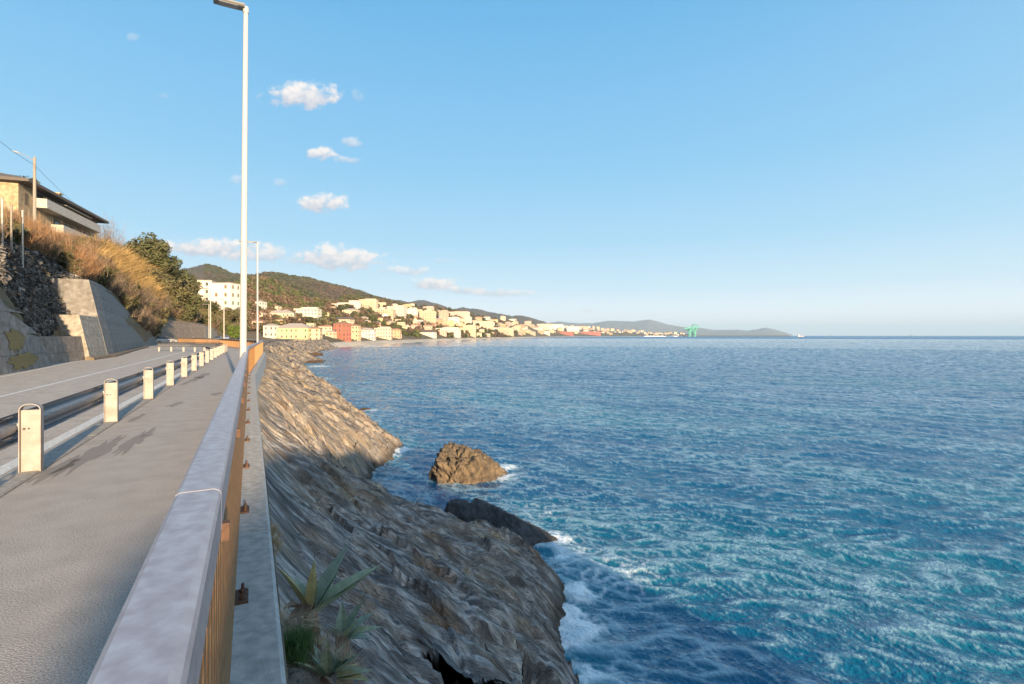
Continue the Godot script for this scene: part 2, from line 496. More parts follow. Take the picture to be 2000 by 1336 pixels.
	for sector: Array in [[a0, a1, 161, far], [a1, a0 + TAU, 121, [3.0, 60.0] + far]]:
		var nn: int = sector[2]
		var pp := PackedVector3Array(); var cc := PackedColorArray()
		for q: float in sector[3]:
			for i in nn:
				var az := lerpf(sector[0], sector[1], float(i) / (nn - 1))
				pp.append(Vector3(sin(az) * q, SEA, -cos(az) * q))
				cc.append(Color(0.0025, 0.125, 0.28))
		var g := grid_mesh(pp, nn, sector[3].size(), cc)
		m.add_surface_from_arrays(Mesh.PRIMITIVE_TRIANGLES, g.surface_get_arrays(0))
	var wm := mat("sea_water", Color.WHITE, 0.09, null, 0.16, tex(blend(grey(noise(71, 0.012, 5, FastNoiseLite.TYPE_SIMPLEX_SMOOTH, FastNoiseLite.FRACTAL_RIDGED), 1024, 0.0, 1.0), grey(noise(72, 0.03, 4), 1024, 0.0, 1.0, 1.4), 1)), 6.0)
	wm.metallic_specular = 0.45
	var wf: StandardMaterial3D = wm.duplicate()
	wf.resource_name = "open_water"
	wf.heightmap_enabled = false
	wf.roughness = 0.34
	var o := MeshInstance3D.new()
	o.name = "sea"
	for k in 3:
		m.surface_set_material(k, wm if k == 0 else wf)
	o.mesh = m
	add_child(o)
	tag(o, "", "", "", "structure")

func rock_colour(p: Vector3, s: float, x: float, y: float) -> Color:
	var a := n_patch.get_noise_3d(p.x, p.y, p.z)
	var b := n_strata.get_noise_2d(s * 1.9 + x * 0.2 + 30.0, x * 0.22)
	var d := n_fine.get_noise_2d(s * 1.3 + x * 0.1, x * 0.16 + 70.0)
	var c := Color(0.27, 0.24, 0.205).lerp(Color(0.43, 0.33, 0.215), clampf(0.55 + a * 1.3, 0.0, 1.0))
	var tan_share := clampf((s - 10.0) / 14.0 + a * 0.9, 0.0, 1.0)   # grey slate to brown schist along the shore, partly shade and sunlight painted in
	c = Color(0.175, 0.18, 0.19).lerp(c, 0.25 + 0.75 * tan_share)
	c = c.lerp(Color(0.075, 0.075, 0.08), clampf((b - 0.15) * 1.3, 0.0, 0.6))
	c = c.lerp(Color(0.58, 0.56, 0.53), clampf((d - 0.30) * 2.6, 0.0, 0.7) * (1.0 - 0.65 * tan_share))       # pale quartz veins
	c = c.lerp(Color(0.27, 0.17, 0.09), clampf((-a - 0.28) * 2.5, 0.0, 0.6))     # rust-brown stains
	var wet := clampf(1.0 - (y - SEA - 0.25 - a * 0.5) / 0.55, 0.0, 1.0)         # weed-dark band at the waterline
	return c.lerp(Color(0.055, 0.045, 0.035), wet * 0.85)

func build_cliff() -> void:
	var rows_s := []
	var s := -14.0
	while s < 420.0:
		rows_s.append(s)
		s += 0.35 if s < 2.0 else maxf(0.055, s * 0.0042)
	var cols := 190
	var rows := rows_s.size()
	var p := PackedVector3Array(); p.resize(cols * rows)
	var c := PackedColorArray(); c.resize(cols * rows)
	var uv := PackedVector2Array(); uv.resize(cols * rows)
	for j in rows:
		s = rows_s[j]
		var xt := lerp_table(EDGE, s) - 0.15
		var xs := shore_x(s)
		for i in cols:
			var x := lerpf(xt, xt + (xs - xt) * 1.22, float(i) / (cols - 1))
			var y := cliff_height(s, x)
			if i == 0:
				y = minf(y, -0.7)
			var over := 0.0   # the lip of the cleft hangs over
			if s < 14.0 and x > 2.5:
				var d := s - cleft_rim(x)
				if d > -0.05 and d < 0.9: over = 0.7 * (1.0 - (d + 0.05) / 0.95) * clampf((x - 2.5) / 0.5, 0.0, 1.0) * clampf((5.6 - x) / 1.2, 0.0, 1.0)
			var q := road(s - over, x, y)
			p[j * cols + i] = q
			c[j * cols + i] = rock_colour(q, s, x, y)
			var warp := n_lump.get_noise_2d(s * 0.4 + 40.0, x * 0.18) * 0.8
			uv[j * cols + i] = Vector2((s + warp * 0.6 + x * 0.1) * 0.22, x * 0.10 + s * 0.02)
	var m := mat("schist", Color.WHITE, 0.82, alb(blend(grey(noise(81, 0.02, 5), 512, 0.62, 1.0, 1.5), grey(noise(82, 0.09, 3), 512, 0.7, 1.0, 1.4))), 0.7, tex(grey(noise(83, 0.035, 5), 512, 0.0, 1.0, 1.3)), 6.0)
	m.metallic_specular = 0.4
	# thin plates and quartz threads that follow the bedding down the slope
	var plates := blend(grey(noise(84, 0.11, 4, FastNoiseLite.TYPE_SIMPLEX_SMOOTH, FastNoiseLite.FRACTAL_RIDGED), 1024, 0.58, 1.0, 1.7, Vector2i(1, 6)), grey(noise(85, 0.03, 5), 1024, 0.50, 1.0, 1.9, Vector2i(1, 2)))
	plates = blend(plates, grey(noise(86, 0.16, 3), 1024, 0.62, 1.0, 1.7, Vector2i(1, 2)))
	var bedded := mat("bedded_schist", Color(1.7, 1.7, 1.72), 0.8, alb(plates), 1.0, tex(plates), 9.0)
	bedded.uv1_triplanar = false
	bedded.uv1_world_triplanar = false
	bedded.metallic_specular = 0.4
	tag(part("sea_cliff", grid_mesh(p, cols, rows, c, uv), bedded), "", "", "", "structure")

# ---------------------------------------------------------------- footway, road, railing, guardrail, lamps
const FENCE := [[-60, -0.13], [22, -0.13], [50, 0.9], [53, 0.75], [60, -0.1], [87, -4.0], [98, -6.7], [109, -9.1], [130, -15.0]]
const WALK_IN := [[-60, -2.06], [45, -2.06], [55, -1.95], [60, -2.7], [87, -6.4], [109, -11.6], [130, -17.6]]
const ROAD_LEFT := [[-60, -8.6], [20, -8.8], [28, -9.05], [35.5, -9.5], [48, -10.0], [66, -11.3], [90, -13.4], [113, -15.4], [135, -24.0], [160, -30.0]]
func fence_x(s: float) -> float:
	return lerp_table(FENCE, s)
func strip(x0: Callable, x1: Callable, y: float, ss: Array, across: int) -> ArrayMesh:
	var p := PackedVector3Array()
	for s: float in ss:
		for k in across:
			p.append(road(s, lerpf(x0.call(s), x1.call(s), float(k) / (across - 1)), y))
	return grid_mesh(p, across, ss.size())
func steps(a: float, b: float, d: float) -> Array:
	var o := []
	var n := maxi(1, int(ceil((b - a) / d)))
	for i in n + 1:
		o.append(lerpf(a, b, float(i) / n))
	return o
func stained(size: int, specks: Image, blots: Image) -> ImageTexture:
	return tex(blend(specks, blots))

func build_ground() -> void:
	var speck := grey(noise(101, 0.30, 2), 512, 0.5, 1.0, 1.7)
	var blot := grey(noise(102, 0.008, 4), 512, 0.86, 1.0, 1.3)
	var speck_tex := tex(speck)
	mat("footway_asphalt", Color(0.60, 0.535, 0.475), 0.9, alb(blend(speck, blot)), 0.55, speck_tex, 0.35)
	var worn := grey(noise(103, 0.012, 5), 512, 0.78, 1.0, 1.3)
	mat("road_asphalt", Color(0.56, 0.50, 0.435), 0.88, alb(blend(grey(noise(104, 0.2, 2, FastNoiseLite.TYPE_VALUE), 512, 0.72, 1.0, 1.3), worn)), 0.23, speck_tex, 0.25)
	mat("road_paint", Color(0.78, 0.76, 0.71), 0.6, alb(grey(noise(105, 0.05, 4), 256, 0.72, 1.0, 2.0)), 1.2)
	var conc := blend(grey(noise(106, 0.014, 5), 512, 0.66, 1.0, 1.4), grey(noise(107, 0.11, 3), 512, 0.8, 1.0, 1.2))
	M.conc_tex = alb(conc)
	mat("kerb_concrete", Color(0.47, 0.44, 0.40), 0.85, M.conc_tex, 1.1, speck_tex, 0.4)
	mat("ledge_concrete", Color(0.60, 0.605, 0.59), 0.85, M.conc_tex, 1.4, speck_tex, 0.7)
	mat("bare_earth", Color(0.26, 0.20, 0.14), 0.95, M.conc_tex, 0.5, speck_tex, 2.0)
	mat("stain", Color(0.36, 0.32, 0.285), 0.85, alb(speck), 0.55, speck_tex, 0.3)

	tag(part("ground", strip(func(s): return -70.0, func(s): return lerp_table(EDGE, s) + 0.1, -0.95, steps(-60, 60, 10) + steps(70, 420, 10), 3), M.bare_earth), "", "", "", "structure")
	tag(part("road", strip(func(s): return lerp_table(ROAD_LEFT, s) - 0.6, func(s): return lerp_table(WALK_IN, s) - 0.25, ROAD_Y, steps(-60, 160, 4), 4), M.road_asphalt), "", "", "", "structure")
	tag(part("footway", strip(func(s): return lerp_table(WALK_IN, s), func(s): return fence_x(s) - 0.12, 0.0, steps(-60, 130, 2), 3), M.footway_asphalt), "", "", "", "structure")
	# kerb: a real step between footway and road, cast in lengths
	var kerb := base("kerb")
	tag(kerb, "", "", "", "structure")
	var s := -12.0
	while s < 60.0:
		var b := MB.new()
		var e := s + 3.58
		for q: Array in [[s, e]]:
			var pts := []; var ac := []
			for k in 3:
				var t := lerpf(q[0], q[1], k / 2.0)
				pts.append(road(t, lerp_table(WALK_IN, t), 0)); ac.append(RN)
			b.sweep([Vector2(-0.002, -0.3), Vector2(-0.002, 0.012), Vector2(-0.015, 0.025), Vector2(-0.225, 0.022), Vector2(-0.245, 0.0), Vector2(-0.26, -0.3)], pts, ac)
		part("kerb_stone", b.mesh(), M.kerb_concrete, kerb)
		s += 3.6
	# the concrete edge beam that carries the railing
	var ledge := base("ledge")
	tag(ledge, "", "", "", "structure")
	s = -12.0
	while s < 128.0:
		var pts := []; var ac := []
		var e := minf(s + 4.1, 128.0)
		for k in 4:
			var t := lerpf(s, e - 0.012, k / 3.0)
			pts.append(road(t, fence_x(t), 0)); ac.append(RN)
		var b := MB.new()
		var w := 0.268
		b.sweep([Vector2(-0.125, -0.6), Vector2(-0.125, 0.006), Vector2(w - 0.02, 0.0), Vector2(w, -0.02), Vector2(w + 0.015, -1.7), Vector2(0.0, -1.7)], pts, ac)
		part("beam", b.mesh(), M.ledge_concrete, ledge)
		s += 4.1
	# painted lines: sheets just above the road
	var line := base("road_marking")
	tag(line, "", "", "", "structure")
	var ly := ROAD_Y + 0.005
	part("edge_line", strip(func(t): return lerp_table(WALK_IN, t) - 0.66, func(t): return lerp_table(WALK_IN, t) - 0.48, ly, steps(-30, 58, 3), 2), M.road_paint, line)
	part("centre_line", ribbon([[-30, -5.84], [18, -5.84], [40, -5.82], [52.2, -5.86], [57, -5.87], [60.5, -5.95], [63, -6.15], [66, -6.55], [71.5, -7.26], [81, -8.8], [90, -9.9], [103, -10.8], [120, -11.7], [150, -12.5]], 0.15, ly), M.road_paint, line)
	part("edge_line", ribbon([[-30, -8.35], [20, -8.5], [27, -8.62], [30, -8.8], [38, -9.4], [48, -9.9], [60, -10.2], [71, -10.4], [90, -11.3], [110, -13.2]], 0.13, ly), M.road_paint, line)
	# damp stains on the footway: flat, ragged
	var st := base("damp_stains")
	tag(st, "dark damp stains on the grey asphalt footway beside the guardrail posts", "stain", "", "stuff")
	var blobs := [[8.2, -1.78, 1.1, 0.13], [9.0, -1.45, 0.9, 0.09], [7.5, -1.95, 0.6, 0.10], [13.3, -1.46, 0.42, 0.10], [15.2, -0.8, 0.30, 0.12], [20.6, -1.7, 1.2, 0.14], [22.4, -1.6, 1.5, 0.15], [19.0, -1.85, 0.7, 0.06], [11.4, -1.85, 0.5, 0.06]]
	var ragged := noise(111, 1.4, 3)
	for i in blobs.size():
		var q: Array = blobs[i]
		var b := MB.new()
		var mid := road(q[0], q[1], 0.003)
		var ring := []
		for k in 28:
			var a := TAU * k / 28
			var f := 1.0 + ragged.get_noise_2d(cos(a) * 1.6 + i * 9.0, sin(a) * 1.6) * 0.9
			ring.append(road(q[0] + cos(a) * q[2] * f + sin(a) * 0.1, q[1] + sin(a) * q[3] * f + cos(a) * 0.05 * q[2], 0.003))
		for k in 28:
			b.tri_out(mid, ring[k], ring[(k + 1) % 28], mid - Vector3.UP)
		part("stain", b.mesh(), M.stain, st)
	# a crack right across the footway
	var cr := MB.new()
	var prev := Vector2.ZERO
	for k in 41:
		var t := k / 40.0
		var q := Vector2(9.12 + t * 0.55 + ragged.get_noise_1d(t * 9.0) * 0.12, lerpf(-2.0, -0.3, t))
		if k:
			var w := 0.006 + 0.004 * ragged.get_noise_1d(t * 30.0)
			cr.quad(road(prev.x - w, prev.y, 0.004), road(prev.x + w, prev.y, 0.004), road(q.x + w, q.y, 0.004), road(q.x - w, q.y, 0.004))
		prev = q
	mat("crack_dirt", Color(0.05, 0.045, 0.04), 0.95)
	part("crack", cr.mesh(), M.crack_dirt, st)

func ribbon(t: Array, wide: float, y: float) -> ArrayMesh:
	var p := PackedVector3Array()
	var q := []
	for i in t.size() - 1:
		for k in 6:
			q.append(Vector2(lerpf(t[i][0], t[i + 1][0], k / 6.0), lerpf(t[i][1], t[i + 1][1], k / 6.0)))
	for i in q.size():
		var d: Vector2 = (q[mini(i + 1, q.size() - 1)] - q[maxi(i - 1, 0)]).normalized()
		var o := Vector2(-d.y, d.x) * wide * 0.5
		p.append(road(q[i].x - o.x, q[i].y - o.y, y)); p.append(road(q[i].x + o.x, q[i].y + o.y, y))
	return grid_mesh(p, 2, q.size())

func build_railing() -> void:
	var rust := blend(grey(noise(121, 0.02, 5), 512, 0.55, 1.0, 1.6), grey(noise(122, 0.10, 3), 512, 0.75, 1.0))
	mat("handrail_metal", Color(0.50, 0.485, 0.50), 0.42, tinted(grey(noise(123, 0.012, 5), 512, 0.0, 1.0, 1.5), Color(0.88, 0.84, 0.85), Color(1, 1, 1)), 2.6)
	M.handrail_metal.metallic = 0.25
	mat("ochre_paint", Color(0.47, 0.265, 0.10), 0.6, tinted(rust, Color(0.42, 0.32, 0.27), Color(1, 1, 1)), 1.3)
	mat("rusty_steel", Color(0.16, 0.085, 0.055), 0.75, alb(rust), 4.0)
	var rail := base("railing")
	tag(rail, "long ochre railing with a pale grey handrail on the concrete edge above the sea", "railing")
	# handrail, in lengths that butt against each other
	var s := -3.3
	while s < 124.0:
		var e := s + 4.92
		var pts := []; var ac := []
		for k in 4:
			var t := lerpf(s, e - 0.006, k / 3.0)
			pts.append(road(t, fence_x(t), 0)); ac.append(RN)
		var b := MB.new()
		b.sweep([Vector2(-0.052, 0.985), Vector2(-0.054, 1.062), Vector2(-0.049, 1.074), Vector2(-0.040, 1.080), Vector2(0.040, 1.081), Vector2(0.053, 1.075), Vector2(0.058, 1.064), Vector2(0.058, 0.965), Vector2(0.052, 0.965), Vector2(0.052, 1.0), Vector2(-0.044, 1.0)], pts, ac)
		part("handrail", b.mesh(), M.handrail_metal, rail)
		s = e
	# posts with foot plates and bolts
	var foot := MB.new()
	foot.bevel_box(Vector3(0, 0.008, 0), Vector3(0.17, 0.014, 0.085), 0.003)
	var bolt := MB.new()
	bolt.tube([Vector3(0, 0, 0), Vector3(0, 0.05, 0)], [0.009, 0.008], 7)
	bolt.tube([Vector3(0, 0.0, 0), Vector3(0, 0.017, 0)], [0.019, 0.019], 6)
	var post := MB.new()
	post.box(Vector3(0, 0.50, 0), Vector3(0.012, 0.96, 0.055))
	var fm := foot.mesh(); var bm := bolt.mesh(); var pm := post.mesh()
	var turn := Basis(RD, Vector3.UP, RN)
	s = 3.31 - 1.64 * 3
	while s < 105.0:
		var o := part("post", pm, M.ochre_paint, rail, road(s, fence_x(s) + 0.0, 0.0))
		o.basis = turn
		if s < 30.0:
			var f := part("foot_plate", fm, M.rusty_steel, o, Vector3(0, 0.0, 0.075))
			for k: float in [-0.045, 0.045]:
				part("bolt", bm, M.rusty_steel, o, Vector3(k, 0.014, 0.088))
			var br := MB.new()
			br.box(Vector3(0, 0.945, 0.066), Vector3(0.03, 0.05, 0.02))
			part("bracket", br.mesh(), M.rusty_steel, o)
		s += 1.64
	# bars: flat, upright, on the sea side of the handrail; the nearest three hundred one by one
	var bar := MB.new()
	bar.bevel_box(Vector3(0, 0, 0), Vector3(0.95, 0.086, 0.011), 0.003, Basis(Vector3.UP, Vector3.RIGHT, Vector3.BACK))
	var barm := bar.mesh()
	var rest := MB.new()
	var k := 0
	s = 0.3
	while s < 124.0:
		var x := fence_x(s) + 0.045
		if k < 300:
			var o := part("baluster", barm, M.ochre_paint, rail, road(s, x, 0.50))
			o.basis = turn
		else:
			rest.box(road(s, x, 0.50), Vector3(0.088, 0.95, 0.011), turn)
		k += 1
		s += 0.095 if k < 300 else 0.10
	tag(part("far_balusters", rest.mesh(), M.ochre_paint, rail), "", "", "", "stuff")
	for q: Array in [[-3.3, 30.0], [30.0, 124.0]]:
		var pts := []; var ac := []
		for t: float in steps(q[0], q[1], 2.0):
			pts.append(road(t, fence_x(t), 0)); ac.append(RN)
		for y: float in [0.055, 0.95]:
			var b := MB.new()
			b.sweep([Vector2(0.010, y - 0.016), Vector2(0.010, y + 0.016), Vector2(0.038, y + 0.016), Vector2(0.038, y - 0.016)], pts, ac)
			part("cross_rail", b.mesh(), M.ochre_paint, rail)

func build_guardrail() -> void:
	mat("galvanised", Color(0.27, 0.285, 0.31), 0.45, tinted(grey(noise(131, 0.03, 4), 256, 0.0, 1.0, 1.4), Color(0.82, 0.84, 0.87), Color(1, 1, 1)), 1.5)
	M.galvanised.metallic = 0.35
	mat("post_paint", Color(0.43, 0.415, 0.40), 0.6, tinted(blend(grey(noise(132, 0.015, 4), 256, 0.3, 1.0, 1.6), grey(noise(133, 0.1, 3), 256, 0.6, 1.0)), Color(0.80, 0.74, 0.70), Color(1, 1, 1)), 1.4)
	mat("dark_steel", Color(0.06, 0.06, 0.065), 0.5)
	var g := base("guardrail")
	tag(g, "steel crash barrier on pale posts between the footway and the road", "guardrail")
	var prof := [Vector2(-0.018, 0.165), Vector2(-0.030, 0.158), Vector2(-0.078, 0.135), Vector2(-0.086, 0.115), Vector2(-0.082, 0.095), Vector2(-0.030, 0.052), Vector2(-0.008, 0.030), Vector2(0.0, 0.0), Vector2(-0.008, -0.030), Vector2(-0.030, -0.052), Vector2(-0.082, -0.095), Vector2(-0.086, -0.115), Vector2(-0.078, -0.135), Vector2(-0.030, -0.158), Vector2(-0.018, -0.165)]
	var ring := prof.duplicate()
	for k in range(prof.size() - 1, -1, -1):
		ring.append(prof[k] + Vector2(-0.004, 0))
	var web := MB.new()   # x along the road, z across
	web.box(Vector3(0, 0.335, 0), Vector3(0.012, 0.67, 0.165))
	var sides := MB.new()
	var hoop := []; var hr := []
	hoop.append(Vector3(0, 0, -0.088)); hoop.append(Vector3(0, 0.66, -0.088))
	for k in 9:
		var a := PI * (1.0 - (k + 0.5) / 9.0)
		hoop.append(Vector3(0, 0.672 + sin(a) * 0.068, cos(a) * 0.088))
	hoop.append(Vector3(0, 0.66, 0.088)); hoop.append(Vector3(0, 0, 0.088))
	for i in hoop.size() - 1:
		var a: Vector3 = hoop[i]; var b: Vector3 = hoop[i + 1]
		var o := (b - a).normalized().cross(Vector3.RIGHT) * 0.004
		var w := Vector3(0.05, 0, 0)
		sides.hexa([a - o - w, a - o + w, a + o + w, a + o - w, b - o - w, b - o + w, b + o + w, b + o - w])
	var spacer := MB.new()
	spacer.box(Vector3(0, 0.50, -0.10), Vector3(0.05, 0.07, 0.024))
	var bolt := MB.new()
	bolt.tube([Vector3(-0.012, 0.47, -0.055), Vector3(-0.03, 0.47, -0.055)], [0.012, 0.012], 6)
	bolt.tube([Vector3(-0.012, 0.47, -0.015), Vector3(-0.026, 0.47, -0.015)], [0.009, 0.009], 6)
	var clamp := MB.new()
	for y: float in [0.40, 0.62]:
		clamp.tube([Vector3(-0.30, y, -0.16), Vector3(-0.28, y, -0.14), Vector3(-0.10, y, -0.13), Vector3(-0.06, y - 0.02, -0.14)], [0.012, 0.012, 0.012, 0.012], 6)
	var wm := web.mesh(); var sm := sides.mesh(); var pm := spacer.mesh(); var bm := bolt.mesh(); var cm := clamp.mesh()
	var turn := Basis(RD, Vector3.UP, RN)
	var last := 13
	for k in range(-2, last + 1):
		var s := 7.36 + 3.6 * k
		var x := lerp_table(WALK_IN, s) - 0.075
		var o := part("post", wm, M.post_paint, g, road(s, x, 0.02))
		o.basis = turn
		part("rim", sm, M.post_paint, o)
		part("spacer", pm, M.galvanised, o)
		part("bolt", bm, M.dark_steel, o)
		part("clamp", cm, M.galvanised, o)
		if k < last:
			var pts := []; var ac := []
			for j in 4:
				var t := s + 3.6 * j / 3.0 - (0.0 if j < 3 else 0.006)
				pts.append(road(t, lerp_table(WALK_IN, t) - 0.175, 0.50)); ac.append(RN)
			var b := MB.new()
			b.sweep(ring, pts, ac)
			part("beam", b.mesh(), M.galvanised, g)
	# the far end folds back towards the road with a striped rail
	var a := road(7.36 + 3.6 * last, -2.2, 0); 
	var fold := [road(54.6, -2.3, 0.53), road(57.5, -3.0, 0.53), road(60.5, -5.4, 0.53), road(62.5, -8.4, 0.53)]
	var fac := []
	for i in fold.size():
		var d: Vector3 = (fold[mini(i + 1, 3)] - fold[maxi(i - 1, 0)]).normalized()
		fac.append(d.cross(Vector3.UP).normalized())
	var fb := MB.new()
	fb.sweep(ring, fold, fac)
	part("end_beam", fb.mesh(), M.galvanised, g)
	var cap := MB.new()
	cap.tube([fold[0] + Vector3.UP * 0.24, fold[1] + Vector3.UP * 0.24, fold[2] + Vector3.UP * 0.24, fold[3] + Vector3.UP * 0.24], [0.05, 0.05, 0.05, 0.05], 6)
	part("top_tube", cap.mesh(), M.dark_steel, g)
	for i in 9:
		var t := i / 8.0 * 3.0
		var q: Vector3 = (fold[mini(int(t), 2)] as Vector3).lerp(fold[mini(int(t) + 1, 3)], t - mini(int(t), 2))
		var o := part("post", wm, M.post_paint, g, Vector3(q.x, ROAD_Y, q.z) + RN * 0.1)
		o.basis = turn

func lamp_post(s: float, x: float, y: float, high: float, r0: float, r1: float, reach: float, label: String, lean := 0.0) -> void:
	var o := base("street_lamp", road(s, x, y))
	tag(o, label, "street lamp", "tall street lamps along the sea road")
	var top := Vector3(0, high, 0) + RN * lean
	var b := MB.new()
	var pts := []; var rad := []
	for k in 9:
		pts.append(Vector3.ZERO.lerp(top, k / 8.0)); rad.append(lerpf(r0, r1, k / 8.0))
	b.tube(pts, rad, 14)
	part("pole", b.mesh(), M.lamp_paint, o)
	var f := MB.new()
	f.tube([Vector3.ZERO, Vector3(0, 0.25, 0), Vector3(0, 0.30, 0)], [r0 * 1.35, r0 * 1.35, r0 * 1.02], 14)
	part("collar", f.mesh(), M.lamp_paint, o)
	var h := MB.new()
	h.tube([top - Vector3(0, 0.12, 0), top + Vector3(0, 0.03, 0)], [r1 * 1.3, r1 * 1.3], 10)
	part("bracket", h.mesh(), M.lamp_paint, o)
	var turn := Basis(-RN, Vector3.UP, -RN.cross(Vector3.UP))
	var head := MB.new()
	head.bevel_box(top - RN * (reach * 0.5 + 0.02) + Vector3(0, 0.02, 0), Vector3(reach, 0.09, 0.30), 0.035, turn)
	var hd := part("lamp_head", head.mesh(), M.lamp_head, o)
	var glass := MB.new()
	glass.box(top - RN * (reach * 0.55) + Vector3(0, -0.028, 0), Vector3(reach * 0.6, 0.012, 0.22), turn)
	part("lens", glass.mesh(), M.lamp_lens, hd)

func build_lamps() -> void:
	mat("lamp_paint", Color(0.60, 0.585, 0.56), 0.45, tinted(grey(noise(141, 0.05, 4), 256, 0.0, 1.0, 1.5), Color(0.88, 0.86, 0.84), Color(1, 1, 1)), 2.0)
	mat("lamp_head", Color(0.22, 0.22, 0.22), 0.45)
	mat("lamp_lens", Color(0.35, 0.36, 0.36), 0.15)
	lamp_post(15.17, -0.19, 0.0, 10.1, 0.088, 0.055, 0.72, "tall white street lamp rising out of the railing close by", 0.07)
	lamp_post(53.5, 0.55, 0.0, 10.2, 0.085, 0.055, 1.5, "slender white street lamp at the corner of the ochre railing")
	lamp_post(137.0, -5.6, 0.0, 10.0, 0.12, 0.09, 1.6, "bright street lamp beyond the bend, tallest of the far three")
	lamp_post(143.0, -9.0, -0.6, 9.6, 0.10, 0.08, 1.4, "thin street lamp standing close beside the brightest far lamp")
	lamp_post(122.0, -7.4, 0.0, 10.0, 0.11, 0.08, 1.2, "street lamp beside the blue car at the grey wall")

# ---------------------------------------------------------------- retaining walls, hillside, house, plants
const HILL_Z0 := [[-260, 14], [-100, 17.5], [0, 21.5], [60, 25.5], [100, 30], [150, 35.5], [182, 40], [215, 45], [250, 56], [285, 74], [305, 97], [318, 114], [400, 143], [430, 160], [470, 185]]
const HILL_Y0 := [[-260, 3.6], [0, 3.0], [20, 2.4], [60, 1.3], [85, 1.0], [140, 1.2], [160, 2.4], [178, 3.8], [215, 4.0], [245, 3.3], [265, 2.8], [285, 1.4], [305, 0.2], [318, 4.6], [395, 4.0], [430, 2.0], [470, 0.5]]
const HILL_ZM := [[-260, 19], [0, 27], [60, 34], [100, 39], [150, 43], [182, 50], [215, 60], [250, 76], [300, 112], [340, 132], [400, 165], [470, 220]]
const HILL_VM := [[-260, 420], [0, 475], [60, 492], [100, 515], [130, 535], [182, 540], [215, 545], [250, 568], [285, 590], [310, 600], [340, 612], [400, 622], [430, 640], [470, 655]]
const HILL_ZS := [[-260, 95], [0, 122], [100, 128], [190, 135], [300, 150], [380, 190], [470, 260]]
const HILL_VS := [[-260, 330], [0, 398], [60, 412], [100, 432], [150, 452], [190, 468], [240, 505], [300, 545], [340, 566], [380, 590], [400, 604], [430, 632], [470, 652]]
var n_hill: FastNoiseLite
func hill_height(u: float, z: float) -> float:
	var z0 := lerp_table(HILL_Z0, u); var zm := lerp_table(HILL_ZM, u); var zs := lerp_table(HILL_ZS, u)
	var y0 := lerp_table(HILL_Y0, u)
	var ym := EYE + (655.5 - lerp_table(HILL_VM, u)) * zm / 1000.0
	var ys := EYE + (655.5 - lerp_table(HILL_VS, u)) * zs / 1000.0
	var y: float
	if z < zm:
		y = lerpf(y0, ym, clampf((z - z0) / (zm - z0), 0.0, 1.0))
	elif z < zs:
		y = lerpf(ym, ys, (z - zm) / (zs - zm))
	else:
		y = ys + (z - zs) * 0.06
	var p := Vector2((u - 1000.0) * z / 1000.0, z)
	return y + n_hill.get_noise_2d(p.x, p.y) * lerpf(0.25, 1.3, clampf((z - 30.0) / 60.0, 0.0, 1.0))
func hill_point(u: float, z: float) -> Vector3:
	return Vector3((u - 1000.0) * z / 1000.0, hill_height(u, z), -z)
func hill_hit(u: float, v: float) -> Vector3:   # where the line of sight meets the slope
	var z := lerp_table(HILL_Z0, u)
	var zs := lerp_table(HILL_ZS, u)
	while z < zs:
		if hill_height(u, z) > EYE + (655.5 - v) * z / 1000.0:
			break
		z *= 1.012
	return hill_point(u, z)

func wall_mesh(line: Array, batter: float, thick: float, lift: float, o: Node3D, m: Material) -> void:
	# line: [[position on plan as Vector3, top height], ...]; cast in lifts with a recessed joint between
	var top := 0.0
	for q: Array in line:
		top = maxf(top, q[1])
	var outs := []
	for i in line.size():
		var d: Vector3 = (line[mini(i + 1, line.size() - 1)][0] - line[maxi(i - 1, 0)][0]).normalized()
		outs.append(Vector3.UP.cross(d).normalized() * -1.0)
	if outs[0].dot(RN) < 0:
		for i in outs.size():
			outs[i] = -outs[i]
	var y := ROAD_Y - 0.2
	while y < top:
		var y1 := y + lift
		var b := MB.new()
		var core := MB.new()
		for i in line.size() - 1:
			var ta: float = line[i][1]; var tb: float = line[i + 1][1]
			if maxf(ta, tb) <= y + 0.02:
				continue
			var pa: Vector3 = line[i][0]; var pb: Vector3 = line[i + 1][0]
			var ya := minf(y1 - 0.02, maxf(ta, y + 0.01)); var yb := minf(y1 - 0.02, maxf(tb, y + 0.01))
			var f := func(p: Vector3, out: Vector3, yy: float, back: float) -> Vector3:
				return Vector3(p.x, yy, p.z) - out * ((yy - ROAD_Y) * batter + back)
			b.hexa([f.call(pa, outs[i], y, 0.0), f.call(pb, outs[i + 1], y, 0.0), f.call(pb, outs[i + 1], y, thick), f.call(pa, outs[i], y, thick), f.call(pa, outs[i], ya, 0.0), f.call(pb, outs[i + 1], yb, 0.0), f.call(pb, outs[i + 1], yb, thick), f.call(pa, outs[i], ya, thick)])
			if minf(ta, tb) > y1:
				core.hexa([f.call(pa, outs[i], y1 - 0.021, 0.025), f.call(pb, outs[i + 1], y1 - 0.021, 0.025), f.call(pb, outs[i + 1], y1 - 0.021, thick - 0.02), f.call(pa, outs[i], y1 - 0.021, thick - 0.02), f.call(pa, outs[i], y1 + 0.001, 0.025), f.call(pb, outs[i + 1], y1 + 0.001, 0.025), f.call(pb, outs[i + 1], y1 + 0.001, thick - 0.02), f.call(pa, outs[i], y1 + 0.001, thick - 0.02)])
		if b.v.size():
			var pt := part("concrete_lift", b.mesh(), m, o)
			if core.v.size():
				part("joint", core.mesh(), m, pt)
		y = y1
func rs(s: float, x: float) -> Vector3:
	return road(s, x, 0)

